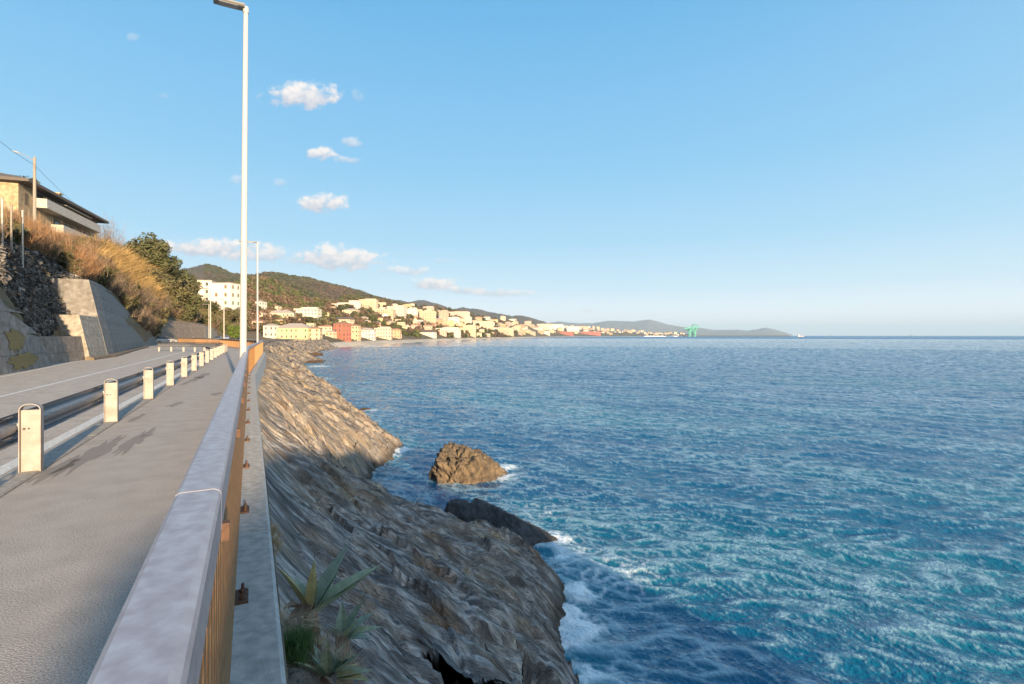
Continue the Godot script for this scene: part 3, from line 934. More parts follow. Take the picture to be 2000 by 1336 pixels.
func build_walls() -> void:
	var streak := blend(grey(noise(201, 0.03, 4), 512, 0.72, 1.0, 1.5, Vector2i(1, 8)), grey(noise(202, 0.014, 5), 512, 0.5, 1.0, 1.6))
	M.streak_tex = tinted(streak, Color(0.42, 0.38, 0.34), Color(1, 1, 1))
	mat("wall_grey", Color(0.33, 0.325, 0.315), 0.88, M.streak_tex, 0.30, M.conc_tex, 1.5)
	mat("wall_brown", Color(0.36, 0.31, 0.27), 0.88, M.streak_tex, 0.24, M.conc_tex, 1.5)
	mat("wall_pale", Color(0.50, 0.47, 0.41), 0.88, M.streak_tex, 0.4, M.conc_tex, 1.5)
	mat("moss", Color(0.25, 0.205, 0.085), 0.95, M.conc_tex, 1.0)
	var o := base("retaining_wall")
	tag(o, "near grey concrete retaining wall whose top slopes down to the road, with ochre moss patches", "wall")
	wall_mesh([[rs(4, -8.7), 4.4], [rs(20, -8.85), 4.0], [rs(28.2, -9.02), 3.6], [rs(28.6, -9.03), 3.4], [rs(30.1, -9.1), 2.7], [rs(32.2, -9.2), 2.0], [rs(33.9, -9.35), 1.45], [rs(34.7, -9.42), 0.95], [rs(35.5, -9.5), 0.1]], 0.14, 0.9, 0.95, o, M.wall_grey)
	var mo := MB.new()
	for q: Array in [[30.2, 1.3, 1.1, 0.5], [30.6, 0.35, 1.6, 0.34], [32.3, 0.4, 0.8, 0.18]]:
		var ring := []
		var mid: Vector3 = rs(q[0], lerp_table([[28.2, -9.02], [30.1, -9.1], [32.2, -9.2], [33.9, -9.35], [35.5, -9.5]], q[0]) - (q[1] - ROAD_Y) * 0.14 + 0.03) + Vector3.UP * q[1]
		for k in 60:
			var a := TAU * k / 60
			var f = 1.0 + 0.5 * n_hill.get_noise_2d(cos(a) * 22.0 + q[0] * 90.0, sin(a) * 22.0 + q[1] * 70.0) + rng.randf_range(-0.16, 0.16)
			var s: float = q[0] + cos(a) * q[2] * f; var y: float = q[1] + sin(a) * q[3] * f
			ring.append(rs(s, lerp_table([[28.2, -9.02], [30.1, -9.1], [32.2, -9.2], [33.9, -9.35], [35.5, -9.5]], s) - (y - ROAD_Y) * 0.14 + 0.03) + Vector3.UP * y)
		for k in 60:
			mo.tri_out(mid, ring[k], ring[(k + 1) % 60], mid - RN)
	part("moss_patch", mo.mesh(), M.moss, o)
	o = base("retaining_wall")
	tag(o, "low brownish concrete wall set back behind the sloping near wall", "wall")
	wall_mesh([[rs(32.5, -10.2), 1.46], [rs(38, -9.95), 1.46], [rs(43.2, -9.62), 1.46]], 0.14, 1.2, 0.8, o, M.wall_brown)
	o = base("retaining_wall")
	tag(o, "stepped concrete wall block with a sunlit end above the low brownish wall", "wall")
	wall_mesh([[rs(42.6, -9.4), 2.85], [rs(45, -9.37), 2.85], [rs(47.2, -9.35), 2.85]], 0.2, 3.6, 0.95, o, M.wall_pale)
	o = base("retaining_wall")
	tag(o, "tall curving grey concrete wall with a bright sunlit end, falling towards the silver car", "wall")
	wall_mesh([[rs(47.0, -9.33), 5.55], [rs(50, -9.5), 5.6], [rs(53.6, -9.85), 5.6], [rs(60, -10.5), 5.25], [rs(66.6, -11.26), 4.9], [rs(74, -12.0), 4.5], [rs(80, -12.6), 3.6], [rs(86.5, -13.2), 2.95], [rs(100, -14.35), 1.9], [rs(113, -15.42), 1.0]], 0.2, 2.6, 0.95, o, M.wall_grey)
	o = base("retaining_wall")
	tag(o, "reddish brown concrete wall across the bend behind the silver car", "wall")
	var far := [seen(318, 656, 112), seen(345, 656, 122), seen(375, 656, 132), seen(402, 656, 141)]
	wall_mesh([[far[0], 5.3], [far[1], 5.0], [far[2], 4.9], [far[3], 4.5]], 0.12, 1.2, 1.2, o, M.wall_brown)
	o = base("retaining_wall")
	tag(o, "short grey concrete wall beyond the reddish wall, next to the lamps", "wall")
	wall_mesh([[seen(402.5, 656, 141.2), 4.3], [seen(414, 656, 146), 4.0], [seen(426, 656, 152), 2.6]], 0.12, 1.2, 1.2, o, M.wall_grey)
	# debris kerb at the foot of the walls
	o = base("gutter_kerb")
	tag(o, "low crumbling kerb with soil along the foot of the tall grey wall", "kerb")
	var b := MB.new()
	var pts := []; var ac := []
	for t: float in steps(42, 84, 1.5):
		pts.append(road(t, lerp_table([[42, -9.1], [48, -9.15], [60, -10.25], [66.6, -10.9], [84, -12.4]], t) + n_hill.get_noise_1d(t * 30) * 0.12, ROAD_Y)); ac.append(RN)
	b.sweep([Vector2(-0.35, -0.1), Vector2(-0.35, 0.22), Vector2(-0.12, 0.20), Vector2(0.06, 0.14), Vector2(0.10, -0.1)], pts, ac)
	part("kerb_run", b.mesh(), M.bare_earth, o)

func build_hill() -> void:
	var us := steps(-260, 470, 3.2)
	var rows := 120
	var p := PackedVector3Array(); var c := PackedColorArray()
	for j in rows:
		for u: float in us:
			var z0 := lerp_table(HILL_Z0, u) + 0.9
			var z1 := lerp_table(HILL_ZS, u) * 1.35
			var t := float(j) / (rows - 1)
			var q := hill_point(u, lerpf(z0, z1, pow(t, 1.7)))
			if j == 0: q.y = minf(q.y, 0.6)
			p.append(q)
			var a := n_patch.get_noise_3d(q.x * 0.8, q.y * 0.8, q.z * 0.8)
			c.append(Color(0.20, 0.145, 0.085).lerp(Color(0.26, 0.21, 0.12), clampf(0.5 + a, 0, 1)).lerp(Color(0.09, 0.085, 0.045), clampf(a * 2.0 - 0.3, 0, 0.8)))
	mat("hill_soil", Color.WHITE, 0.95, M.conc_tex, 0.35, M.conc_tex, 8.0)
	tag(part("hillside", grid_mesh(p, us.size(), rows, c), M.hill_soil), "", "", "", "structure")
	# the bank of dark broken stone above the near walls
	rng.seed = 31
	var st := MB.new()
	for k in 14:
		var a := Vector3(rng.randfn(), rng.randfn(), rng.randfn()).normalized() * 0.5
		var b2 := Vector3(rng.randfn(), rng.randfn(), rng.randfn()).normalized() * 0.5
		var d := Vector3(rng.randfn(), rng.randfn(), rng.randfn()).normalized() * 0.5
		st.tri_out(a, b2, d, Vector3.ZERO)
	var places := []; var cols := []
	for k in 5200:
		var u := rng.randf_range(-60, 178)
		var lo := lerp_table([[-60, 560], [0, 560], [60, 652], [95, 662], [140, 612], [178, 556]], u)
		var hi := lerp_table([[-60, 440], [0, 462], [60, 484], [110, 515], [150, 538], [178, 545]], u)
		var q := hill_hit(u, rng.randf_range(hi, lo))
		var sz := rng.randf_range(0.10, 0.34) * (1.5 if rng.randf() < 0.1 else 1.0)
		places.append(Transform3D(Basis.from_euler(Vector3(rng.randf() * TAU, rng.randf() * TAU, rng.randf() * TAU)).scaled(Vector3(sz * 1.6, sz, sz * 1.3)), q + Vector3(0, rng.randf_range(-0.05, 0.12), 0)))
		var g := rng.randf_range(0.07, 0.24) * (2.0 if rng.randf() < 0.12 else 1.0)
		cols.append(Color(g * 1.04, g * 0.98, g * 0.92))
	mat("broken_stone", Color.WHITE, 0.9)
	tag(scatter("broken_stone", st.mesh(), M.broken_stone, places, cols), "bank of dark broken stone above the near concrete walls", "stones", "", "stuff")

# ---------------------------------------------------------------- plants
func leaf_clump(seed_: int, lobes: int, leaves: int, size: Vector3, leaf: float, long: float, inner := 0.45) -> ArrayMesh:
	# leaf-sized faces through the volume of a lobed crown, its base at y = 0
	rng.seed = seed_
	var b := MB.new()
	var mids := []; var rads := []
	for k in lobes:
		var d := Vector3(rng.randfn(), rng.randfn() * 0.8, rng.randfn()).normalized() * rng.randf_range(0.25, 0.72)
		mids.append(d); rads.append(rng.randf_range(0.24, 0.46))
	for k in leaves:
		var i := rng.randi() % lobes
		var d := Vector3(rng.randfn(), rng.randfn(), rng.randfn()).normalized()
		var r: float = rads[i] * lerpf(inner, 1.06, sqrt(rng.randf()))
		var q: Vector3 = (mids[i] + d * r)
		q = Vector3(q.x * size.x, (q.y + 1.0) * size.y, q.z * size.z)
		var n := (d + Vector3(rng.randfn(), rng.randfn() + 0.5, rng.randfn()) * 0.55).normalized()
		var t := n.cross(Vector3(rng.randfn(), rng.randfn(), rng.randfn())).normalized()
		var w := n.cross(t) * leaf * 0.5 * rng.randf_range(0.7, 1.2)
		t *= leaf * long * rng.randf_range(0.7, 1.3)
		var g := rng.randf_range(0.62, 1.25)
		b.col = Color(g * rng.randf_range(0.85, 1.2), g, g * rng.randf_range(0.8, 1.1))
		var nb := n * leaf * 0.12
		b.tri(q - t * 0.5, q - w + nb, q + t * 0.5); b.tri(q - t * 0.5, q + t * 0.5, q + w + nb)
	return b.mesh()
func twig_clump(seed_: int, stems: int, high: float, wide: float, thick: float, forks: int) -> ArrayMesh:
	rng.seed = seed_
	var b := MB.new()
	for k in stems:
		var g := rng.randf_range(0.6, 1.3)
		b.col = Color(g * rng.randf_range(0.95, 1.1), g, g * rng.randf_range(0.85, 1.05))
		var a := rng.randf() * TAU
		var q := Vector3(cos(a), 0, sin(a)) * wide * 0.25 * rng.randf()
		var tip := Vector3(cos(a), 0, sin(a)) * wide * rng.randf_range(0.1, 0.6) + Vector3(rng.randfn() * 0.1, high * rng.randf_range(0.55, 1.0), rng.randfn() * 0.1)
		var mid := q.lerp(tip, 0.55) + Vector3(rng.randfn(), rng.randfn() * 0.5, rng.randfn()) * wide * 0.07
		var side := Vector3(-sin(a), 0, cos(a)).rotated(Vector3.UP, rng.randf() * TAU) * thick
		b.tri(q - side, q + side, mid); b.tri(mid - side * 0.7, mid + side * 0.7, tip); b.tri(q + side, mid + side * 0.7, mid - side * 0.7)
		for f in forks:
			var s0 := q.lerp(mid, rng.randf()) if f % 2 == 0 else mid.lerp(tip, rng.randf())
			var e := s0 + Vector3(rng.randfn(), absf(rng.randfn()) * 0.9, rng.randfn()) * wide * 0.18
			b.tri(s0 - side * 0.6, s0 + side * 0.6, e)
	return b.mesh()
func blade_clump(seed_: int, blades: int, high: float, wide: float, thick: float) -> ArrayMesh:
	rng.seed = seed_
	var b := MB.new()
	for k in blades:
		var g := rng.randf_range(0.7, 1.25)
		b.col = Color(g, g * rng.randf_range(0.92, 1.04), g * rng.randf_range(0.8, 1.1))
		var a := rng.randf() * TAU
		var o := Vector3(cos(a), 0, sin(a))
		var q := o * wide * 0.3 * rng.randf()
		var h := high * rng.randf_range(0.5, 1.05); var lean := wide * rng.randf_range(0.15, 0.75)
		var side := Vector3(-sin(a), 0, cos(a)).rotated(Vector3.UP, rng.randfn() * 0.7) * thick
		var last := q
		for j in 3:
			var t := (j + 1) / 3.0
			var nx := q + o * lean * t * t + Vector3.UP * h * (t - 0.28 * t * t * t)
			var s0 := side * (1.0 - j / 3.0); var s1 := side * (1.0 - (j + 1) / 3.0)
			b.tri(last - s0, last + s0, nx + s1); b.tri(last - s0, nx + s1, nx - s1)
			last = nx
	return b.mesh()
func tree(called: String, where: Vector3, size: Vector3, crown: Mesh, m: Material, label: String, category := "tree", group := "", turn := 0.0, stems := 3) -> void:
	var o := base(called, where, turn)
	tag(o, label, category, group)
	rng.seed = hash(label)
	var b := MB.new()
	b.tube([Vector3(0, -0.4, 0), Vector3(0.05, size.y * 0.5, 0.03), Vector3(0.0, size.y * 1.1, 0.1)], [size.x * 0.07, size.x * 0.055, size.x * 0.03], 7)
	for k in stems:
		var a := TAU * k / stems + rng.randf()
		b.tube([Vector3(0.03, size.y * 0.4, 0), Vector3(cos(a) * size.x * 0.3, size.y * 0.9, sin(a) * size.z * 0.3), Vector3(cos(a) * size.x * 0.55, size.y * 1.35, sin(a) * size.z * 0.55)], [size.x * 0.04, size.x * 0.03, size.x * 0.012], 5)
	part("trunk", b.mesh(), M.bark, o)
	var c := part("crown", crown, m, o)
	c.scale = size

func build_plants() -> void:
	mat("bark", Color(0.16, 0.12, 0.085), 0.95, M.conc_tex, 1.2)
	for q: Array in [["leaf_olive", Color(0.098, 0.105, 0.042)], ["leaf_pine", Color(0.085, 0.095, 0.030)], ["leaf_bright", Color(0.12, 0.19, 0.025)], ["leaf_dull", Color(0.15, 0.135, 0.06)], ["reed", Color(0.50, 0.345, 0.145)], ["dry_brush", Color(0.28, 0.20, 0.13)], ["bare_twig", Color(0.27, 0.205, 0.165)]]:
		mat(q[0], q[1], 0.8)
		M[q[0]].backlight_enabled = true
		M[q[0]].backlight = Color(0.25, 0.25, 0.2)
	var crowns := []
	for k in 4:
		crowns.append(leaf_clump(500 + k, 11, 3000, Vector3.ONE, 0.075, 1.9))
	# evergreen trees on the ridge
	var spots := [[292, 520, 5.2, 4.6, "leaf_olive", "tallest dull green evergreen on the ridge above the tan reeds"], [322, 545, 5.6, 4.2, "leaf_olive", "broad evergreen in the middle of the ridge grove"], [352, 560, 5.0, 4.0, "leaf_olive", "evergreen on the ridge towards the white apartment block"], [372, 580, 5.0, 3.6, "leaf_dull", "last evergreen of the ridge grove above the white apartments"], [335, 590, 4.2, 3.4, "leaf_dull", "low evergreen below the grove, above the reddish wall"], [362, 606, 4.0, 3.0, "leaf_olive", "rounded evergreen just above the top of the reddish wall"], [308, 566, 3.6, 3.2, "leaf_dull", "evergreen beside the lower end of the tan reeds"], [278, 505, 3.4, 3.4, "leaf_olive", "small evergreen at the uphill edge of the ridge grove"]]
	for i in spots.size():
		var q: Array = spots[i]
		var w := hill_hit(q[0], q[1] + 18)
		tree("evergreen_tree", w - Vector3(0, 0.8, 0), Vector3(q[2] * 1.5, q[3] * 1.5, q[2] * 1.3), crowns[i % 4], M[q[4]], q[5], "tree", "evergreens on the ridge", i * 1.3)
	tree("pine_tree", seen(397, 604, 165) - Vector3(0, 1.5, 0), Vector3(5.2, 2.2, 4.5), crowns[1], M.leaf_pine, "flat topped pine in front of the white apartment block", "tree", "", 0.6)
	tree("pine_tree", seen(412, 596, 172) - Vector3(0, 2.5, 0), Vector3(4.2, 2.4, 4.0), crowns[2], M.leaf_pine, "second pine below the white apartment block, beside the far lamps", "tree", "", 2.1)
	tree("green_bush", seen(455, 656, 178) - Vector3(0, 1.5, 0), Vector3(4.4, 2.9, 3.6), crowns[3], M.leaf_bright, "bright green leafy bush beside the far street lamps", "bush")
	tree("green_bush", seen(430, 648, 166) - Vector3(0, 2.0, 0), Vector3(3.0, 3.2, 3.0), crowns[0], M.leaf_olive, "dark green bush behind the lamps, next to the bright one", "bush")
	tree("garden_tree", seen(30, 385, 112), Vector3(6.0, 2.9, 4.0), crowns[2], M.leaf_pine, "tree showing above the roof of the hillside house", "tree")
	tree("green_bush", hill_hit(248, 596) - Vector3(0, 0.6, 0), Vector3(1.7, 1.5, 1.6), crowns[1], M.leaf_olive, "dark green bush at the top edge of the tall curving wall", "bush")
	tree("green_bush", hill_hit(120, 508) - Vector3(0, 0.4, 0), Vector3(1.8, 1.0, 1.6), crowns[0], M.leaf_olive, "olive green bush above the bank of broken stone", "bush")
	for q: Array in [[424, 622, 205, 5.0, "brownish tree below the lower terraces of the white apartments"], [445, 618, 225, 5.5, "olive tree at the seaward corner of the white apartments"], [385, 612, 195, 5.5, "dull tree at the uphill foot of the white apartments"], [468, 622, 240, 6.0, "olive tree half hidden by the near lamp pole"]]:
		tree("garden_tree", seen(q[0], q[1] + 14, q[2]), Vector3(q[3], q[3] * 0.75, q[3]), crowns[int(q[0]) % 4], M.leaf_dull, q[4], "tree", "trees around the white apartments", q[0])
	# bare trees by the house
	var bare := twig_clump(611, 90, 1.0, 1.0, 0.006, 7)
	for q: Array in [[205, 470, 5.5, "bare grey tree at the far corner of the hillside house"], [268, 490, 5.0, "bare grey tree left of the ridge evergreens"], [228, 488, 4.5, "bare grey tree between the house and the ridge"]]:
		var o := base("bare_tree", hill_hit(q[0], q[1] + 16))
		tag(o, q[3], "tree", "bare trees on the ridge")
		var c := part("crown", bare, M.bare_twig, o)
		c.scale = Vector3(q[2] * 1.1, q[2] * 1.35, q[2] * 1.1)
		var tb := MB.new()
		tb.tube([Vector3(0, -0.3, 0), Vector3(0, q[2] * 0.6, 0)], [0.13, 0.05], 6)
		part("trunk", tb.mesh(), M.bare_twig, o)
	# scrub that nobody could count
	var brush := twig_clump(621, 60, 1.0, 1.2, 0.011, 5)
	var reeds := blade_clump(631, 80, 1.0, 1.0, 0.016)
	var shrub := leaf_clump(641, 5, 330, Vector3(0.6, 0.5, 0.6), 0.12, 1.6)
	var sets := {"brush": [[], []], "reed": [[], []], "shrub": [[], []]}
	rng.seed = 77
	var nz := noise(88, 0.018, 3)
	for k in 5200:
		var u := rng.randf_range(-120, 455)
		var lo := lerp_table([[-120, 470], [0, 470], [60, 490], [110, 512], [150, 545], [182, 550], [215, 566], [245, 606], [265, 628], [300, 664], [318, 618], [395, 632], [425, 645], [455, 655]], u)
		var hi := lerp_table([[-120, 400], [0, 436], [100, 480], [190, 488], [240, 500], [300, 535], [380, 588], [430, 628], [455, 645]], u)
		var v := lerpf(hi, lo, rng.randf())
		var q := hill_hit(u, v)
		var kind := "brush"
		var a := nz.get_noise_2d(u * 1.3, v * 1.6)
		var gold := exp(-pow((u - 255.0) / 62.0, 2.0) - pow((v - lerpf(495.0, 580.0, (u - 180.0) / 140.0)) / 36.0, 2.0))
		if gold + a * 0.6 > 0.42: kind = "reed"
		elif a > 0.06 or (u > 330 and a > -0.15): kind = "shrub"
		var big := lerpf(1.0, 2.4, clampf((-q.z - 30.0) / 90.0, 0, 1)) * rng.randf_range(0.7, 1.5)
		if kind == "reed": big *= 1.5
		sets[kind][0].append(Transform3D(Basis(Vector3.UP, rng.randf() * TAU).scaled(Vector3(big, big * rng.randf_range(0.7, 1.1), big)), q - Vector3(0, 0.12, 0)))
		var g := rng.randf_range(0.75, 1.2)
		var warm := Color(g * 1.0, g, g)
		if kind == "brush":
			warm = Color(g, g, g).lerp(Color(g * 1.35, g * 1.08, g * 0.85), clampf(0.5 + nz.get_noise_2d(u * 2.0 + 400, v * 2.0) * 2.0, 0, 1))
			if u > 180 or v < 440: warm = warm.lerp(Color(g * 0.85, g * 1.05, g * 1.25), 0.5)
		cols_add(sets[kind], warm)
	for q: Array in [["brush", brush, "dry_brush", "dry_scrub", "dry brown scrub covering the slope below the hillside house"], ["reed", reeds, "reed", "tan_reeds", "tall tan reeds and dry grass on the slope above the tall wall"], ["shrub", shrub, "leaf_dull", "low_shrubs", "low olive shrubs scattered over the slope and the ridge"]]:
		tag(scatter(q[3], q[1], M[q[2]], sets[q[0]][0], sets[q[0]][1]), q[4], "scrub", "", "stuff")
func cols_add(s: Array, c: Color) -> void:
	s[1].append(c)

# ---------------------------------------------------------------- the house on the slope, poles and wire
func build_house() -> void:
	mat("cream_render", Color(0.62, 0.50, 0.32), 0.85, M.streak_tex, 0.2)
	mat("white_render", Color(0.66, 0.62, 0.55), 0.8, M.conc_tex, 0.3)
	mat("slate_roof", Color(0.17, 0.145, 0.125), 0.8, M.conc_tex, 0.9, M.conc_tex, 3.0)
	mat("window_glass", Color(0.045, 0.05, 0.055), 0.12)
	mat("shutter", Color(0.15, 0.11, 0.075), 0.7)
	mat("wood_post", Color(0.42, 0.37, 0.31), 0.85, M.conc_tex, 2.0)
	var A := Vector3(-70.4, 0, -73.0); var B := Vector3(-80.1, 0, -98.8)
	var f := (B - A).normalized(); var out := Vector3(-f.z, 0, f.x)
	if out.x < 0: out = -out
	var L := A.distance_to(B)
	var o := base("hillside_house", A)
	tag(o, "long cream house with white balconies and a dark roof high on the slope", "house")
	var P := func(t: float, y: float, d: float) -> Vector3: return f * t + out * d + Vector3.UP * y
	var bx := func(b: MB, t0: float, t1: float, y0: float, y1: float, d0: float, d1: float) -> void:
		b.hexa([P.call(t0, y0, d0), P.call(t1, y0, d0), P.call(t1, y0, d1), P.call(t0, y0, d1), P.call(t0, y1, d0), P.call(t1, y1, d0), P.call(t1, y1, d1), P.call(t0, y1, d1)])
	var w := MB.new()
	bx.call(w, 0.0, L, 13.0, 23.4, -10.0, 0.0)
	part("wall", w.mesh(), M.cream_render, o)
	var r := MB.new()
	var ev := [P.call(-1.0, 23.4, 1.6), P.call(L + 1.0, 23.4, 1.6), P.call(L + 1.0, 23.4, -11.0), P.call(-1.0, 23.4, -11.0)]
	var ri := [P.call(4.0, 25.6, -4.5), P.call(L - 4.0, 25.6, -4.5), P.call(L - 4.0, 25.6, -4.7), P.call(4.0, 25.6, -4.7)]
	var ev2 := []
	for q: Vector3 in ev: ev2.append(q + Vector3(0, 0.42, 0))
	r.hexa(ev + ev2)
	var rf := part("roof", r.mesh(), M.slate_roof, o)
	var r2 := MB.new()
	var ev3 := []
	for q: Vector3 in ev2: ev3.append(q + Vector3(0, 0.003, 0))
	r2.hexa(ev3 + ri)
	part("roof_slope", r2.mesh(), M.slate_roof, rf)
	var ch := MB.new()
	bx.call(ch, 19.0, 19.9, 24.0, 26.4, -3.4, -2.6)
	bx.call(ch, 18.8, 20.1, 26.4, 26.6, -3.6, -2.4)
	part("chimney", ch.mesh(), M.cream_render, rf)
	for lv: Array in [[22.2, 4.2, 24.5], [19.3, 9.5, 24.5]]:
		var b := MB.new()
		bx.call(b, lv[1], lv[2], lv[0] - 1.15, lv[0], 1.45, 1.6)
		bx.call(b, lv[1], lv[1] + 0.15, lv[0] - 1.15, lv[0], 0.0, 1.45)
		bx.call(b, lv[2] - 0.15, lv[2], lv[0] - 1.15, lv[0], 0.0, 1.45)
		bx.call(b, lv[1], lv[2], lv[0] - 1.4, lv[0] - 1.152, 0.002, 1.62)
		part("balcony", b.mesh(), M.white_render, o)
		for k in 5:
			var t := lerpf(lv[1] + 1.0, lv[2] - 3.0, k / 4.0)
			var g := MB.new()
			bx.call(g, t, t + 1.9, lv[0] - 1.1, lv[0] + 1.0, -0.3, 0.03)
			var wn := part("window", g.mesh(), M.shutter, o)
			var gl := MB.new()
			bx.call(gl, t + 0.2, t + 1.7, lv[0] - 1.0, lv[0] + 0.85, -0.25, 0.045)
			part("pane", gl.mesh(), M.window_glass, wn)
	var aw := MB.new()
	aw.hexa([P.call(11.0, 23.1, 0.02), P.call(21.0, 23.1, 0.02), P.call(21.0, 22.75, 1.5), P.call(11.0, 22.75, 1.5), P.call(11.0, 23.16, 0.02), P.call(21.0, 23.16, 0.02), P.call(21.0, 22.81, 1.5), P.call(11.0, 22.81, 1.5)])
	part("awning", aw.mesh(), M.white_render, o)
	for t: float in [1.6, 5.0]:
		var g := MB.new()
		bx.call(g, t, t + 1.0, 20.6, 22.3, -0.3, 0.03)
		part("window", g.mesh(), M.shutter, o)
	# pole with a lamp arm in front of the house
	var pb := seen(67.5, 412, 60)
	o = base("utility_pole", Vector3(pb.x, hill_height(67.5, 60), pb.z))
	tag(o, "concrete utility pole with a lamp arm in front of the hillside house", "pole")
	var up := seen(67.5, 307, 60).y - o.position.y
	var b := MB.new()
	b.tube([Vector3(0, -0.5, 0), Vector3(0, up, 0)], [0.19, 0.13], 10)
	part("pole", b.mesh(), M.wood_post, o)
	b = MB.new()
	b.tube([Vector3(0, up - 0.5, 0), Vector3(-0.6, up - 0.05, 0.1), Vector3(-1.6, up + 0.45, 0.3)], [0.04, 0.04, 0.035], 6)
	var arm := part("lamp_arm", b.mesh(), M.wood_post, o)
	b = MB.new()
	b.bevel_box(Vector3(-1.85, up + 0.5, 0.34), Vector3(0.7, 0.12, 0.26), 0.04, Basis(Vector3(0, 0, 1), -0.25))
	part("lamp_head", b.mesh(), M.lamp_paint, arm)
	# a cable slung from pole to pole
	var pa := [seen(-60, 222, 40), seen(67.5, 322, 60), seen(196, 430, 112)]
	b = MB.new()
	for seg in 2:
		var pts := []; var rad := []
		for k in 13:
			var t := k / 12.0
			var q: Vector3 = (pa[seg] as Vector3).lerp(pa[seg + 1], t)
			q.y -= 4.0 * t * (1.0 - t) * (0.35 if seg == 0 else 0.8)
			pts.append(q); rad.append(0.018)
		b.tube(pts, rad, 5)
	mat("cable_black", Color(0.03, 0.03, 0.032), 0.6)
	tag(part("overhead_cable", b.mesh(), M.cable_black), "thin black cable slung across the sky to the utility pole", "cable")
	# fence posts on the bank
	var labels := ["white fence post at the very edge above the stone bank", "grey fence post above the stone bank, second along", "short white fence post among the brown scrub, third along", "white post under the lower balcony", "lowest white post beside the lower balcony corner"]
	var fp := [[4, 388, 470, 27], [22, 402, 470, 28.5], [44, 412, 470, 30], [106, 444, 462, 60], [138, 462, 472, 66]]
	for i in fp.size():
		var q: Array = fp[i]
		var top := seen(q[0], q[1], q[3]); var bot := seen(q[0], q[2], q[3])
		bot.y = minf(bot.y, hill_height(q[0], q[3])) - 0.2
		var pm := MB.new()
		pm.tube([Vector3.ZERO, Vector3(0, top.y - bot.y, 0)], [0.055, 0.05] if i < 3 else [0.12, 0.12], 7)
		pm.tube([Vector3(0, top.y - bot.y, 0), Vector3(0, top.y - bot.y + 0.03, 0)], [0.075, 0.06] if i < 3 else [0.15, 0.13], 7)
		tag(part("fence_post", pm.mesh(), M.white_render if i != 1 else M.wood_post, null, bot), labels[i], "post", "posts on the bank")

func car(where: Vector3, turn: float, paint: Color, called: String, label: String) -> void:
	var o := base(called, where, turn)
	tag(o, label, "car", "parked cars by the bend")
	var m := mat("paint_" + called + str(taken[called]), paint, 0.25)
	m.metallic = 0.3; m.clearcoat_enabled = true; m.clearcoat = 0.8
	var side := [[-2.05, 0.30], [-2.1, 0.55], [-2.0, 0.74], [-1.15, 0.90], [-0.5, 0.93], [1.3, 0.95], [1.95, 0.92], [2.08, 0.6], [2.05, 0.30]]
	var b := MB.new()
	_slab(b, side, 0.86, 0.80)
	part("body", b.mesh(), m, o)
	var cab := [[-1.12, 0.90], [-0.45, 1.38], [-0.1, 1.44], [0.9, 1.42], [1.5, 1.2], [1.9, 0.93]]
	b = MB.new()
	_slab(b, cab, 0.76, 0.58)
	part("cabin", b.mesh(), M.window_glass, o)
	b = MB.new()
	b.box(Vector3(0.35, 1.445, 0), Vector3(1.5, 0.03, 1.12))
	part("roof", b.mesh(), m, o)
	for x: float in [-1.3, 1.3]:
		for z: float in [-0.82, 0.82]:
			b = MB.new()
			b.tube([Vector3(x, 0.31, z - 0.1), Vector3(x, 0.31, z + 0.1)], [0.31, 0.31], 14)
			var wh := part("wheel", b.mesh(), M.dark_steel, o)
			b = MB.new()
			b.tube([Vector3(x, 0.31, z - 0.105), Vector3(x, 0.31, z + 0.105)], [0.19, 0.19], 10)
			part("rim", b.mesh(), M.galvanised, wh)
	for z: float in [-0.62, 0.62]:
		b = MB.new()
		b.bevel_box(Vector3(-2.05, 0.66, z), Vector3(0.12, 0.14, 0.32), 0.03)
		part("headlight", b.mesh(), M.lamp_lens, o)
	b = MB.new()
	b.box(Vector3(-2.1, 0.42, 0), Vector3(0.06, 0.16, 1.3))
	part("grille", b.mesh(), M.dark_steel, o)
func _slab(b: MB, side: Array, w0: float, w1: float) -> void:
	var lo: float = side[0][1]; var hi := lo
	for q: Array in side:
		lo = minf(lo, q[1]); hi = maxf(hi, q[1])
	var poly := PackedVector2Array()
	for q: Array in side: poly.append(Vector2(q[0], q[1]))
	var W := func(y: float) -> float: return lerpf(w0, w1, (y - lo) / (hi - lo))
	var mid := Vector3((side[0][0] + side[-1][0]) * 0.5, (lo + hi) * 0.5, 0)
	for i in side.size():
		var a: Array = side[i]; var d: Array = side[(i + 1) % side.size()]
		b.quad_out(Vector3(a[0], a[1], -W.call(a[1])), Vector3(d[0], d[1], -W.call(d[1])), Vector3(d[0], d[1], W.call(d[1])), Vector3(a[0], a[1], W.call(a[1])), mid)
	var idx := Geometry2D.triangulate_polygon(poly)
	for t in idx.size() / 3:
		for z: float in [-1.0, 1.0]:
			var p := []
			for j in 3:
				var q: Vector2 = poly[idx[t * 3 + j]]
				p.append(Vector3(q.x, q.y, z * W.call(q.y)))
			b.tri_out(p[0], p[1], p[2], mid)
func build_cars() -> void:
	var q := seen(320, 656, 101)
	car(Vector3(q.x, ROAD_Y, q.z), deg_to_rad(-118), Color(0.42, 0.44, 0.46), "parked_car", "silver car parked by the end of the tall grey wall")
	q = seen(427, 656, 139)
	car(Vector3(q.x, ROAD_Y, q.z), deg_to_rad(-70), Color(0.12, 0.20, 0.34), "parked_car", "blue car parked under the far street lamps")
	q = seen(441, 656, 160)
	car(Vector3(q.x, ROAD_Y + 0.3, q.z), deg_to_rad(-60), Color(0.16, 0.22, 0.36), "parked_car", "second bluish car, behind the first under the lamps")

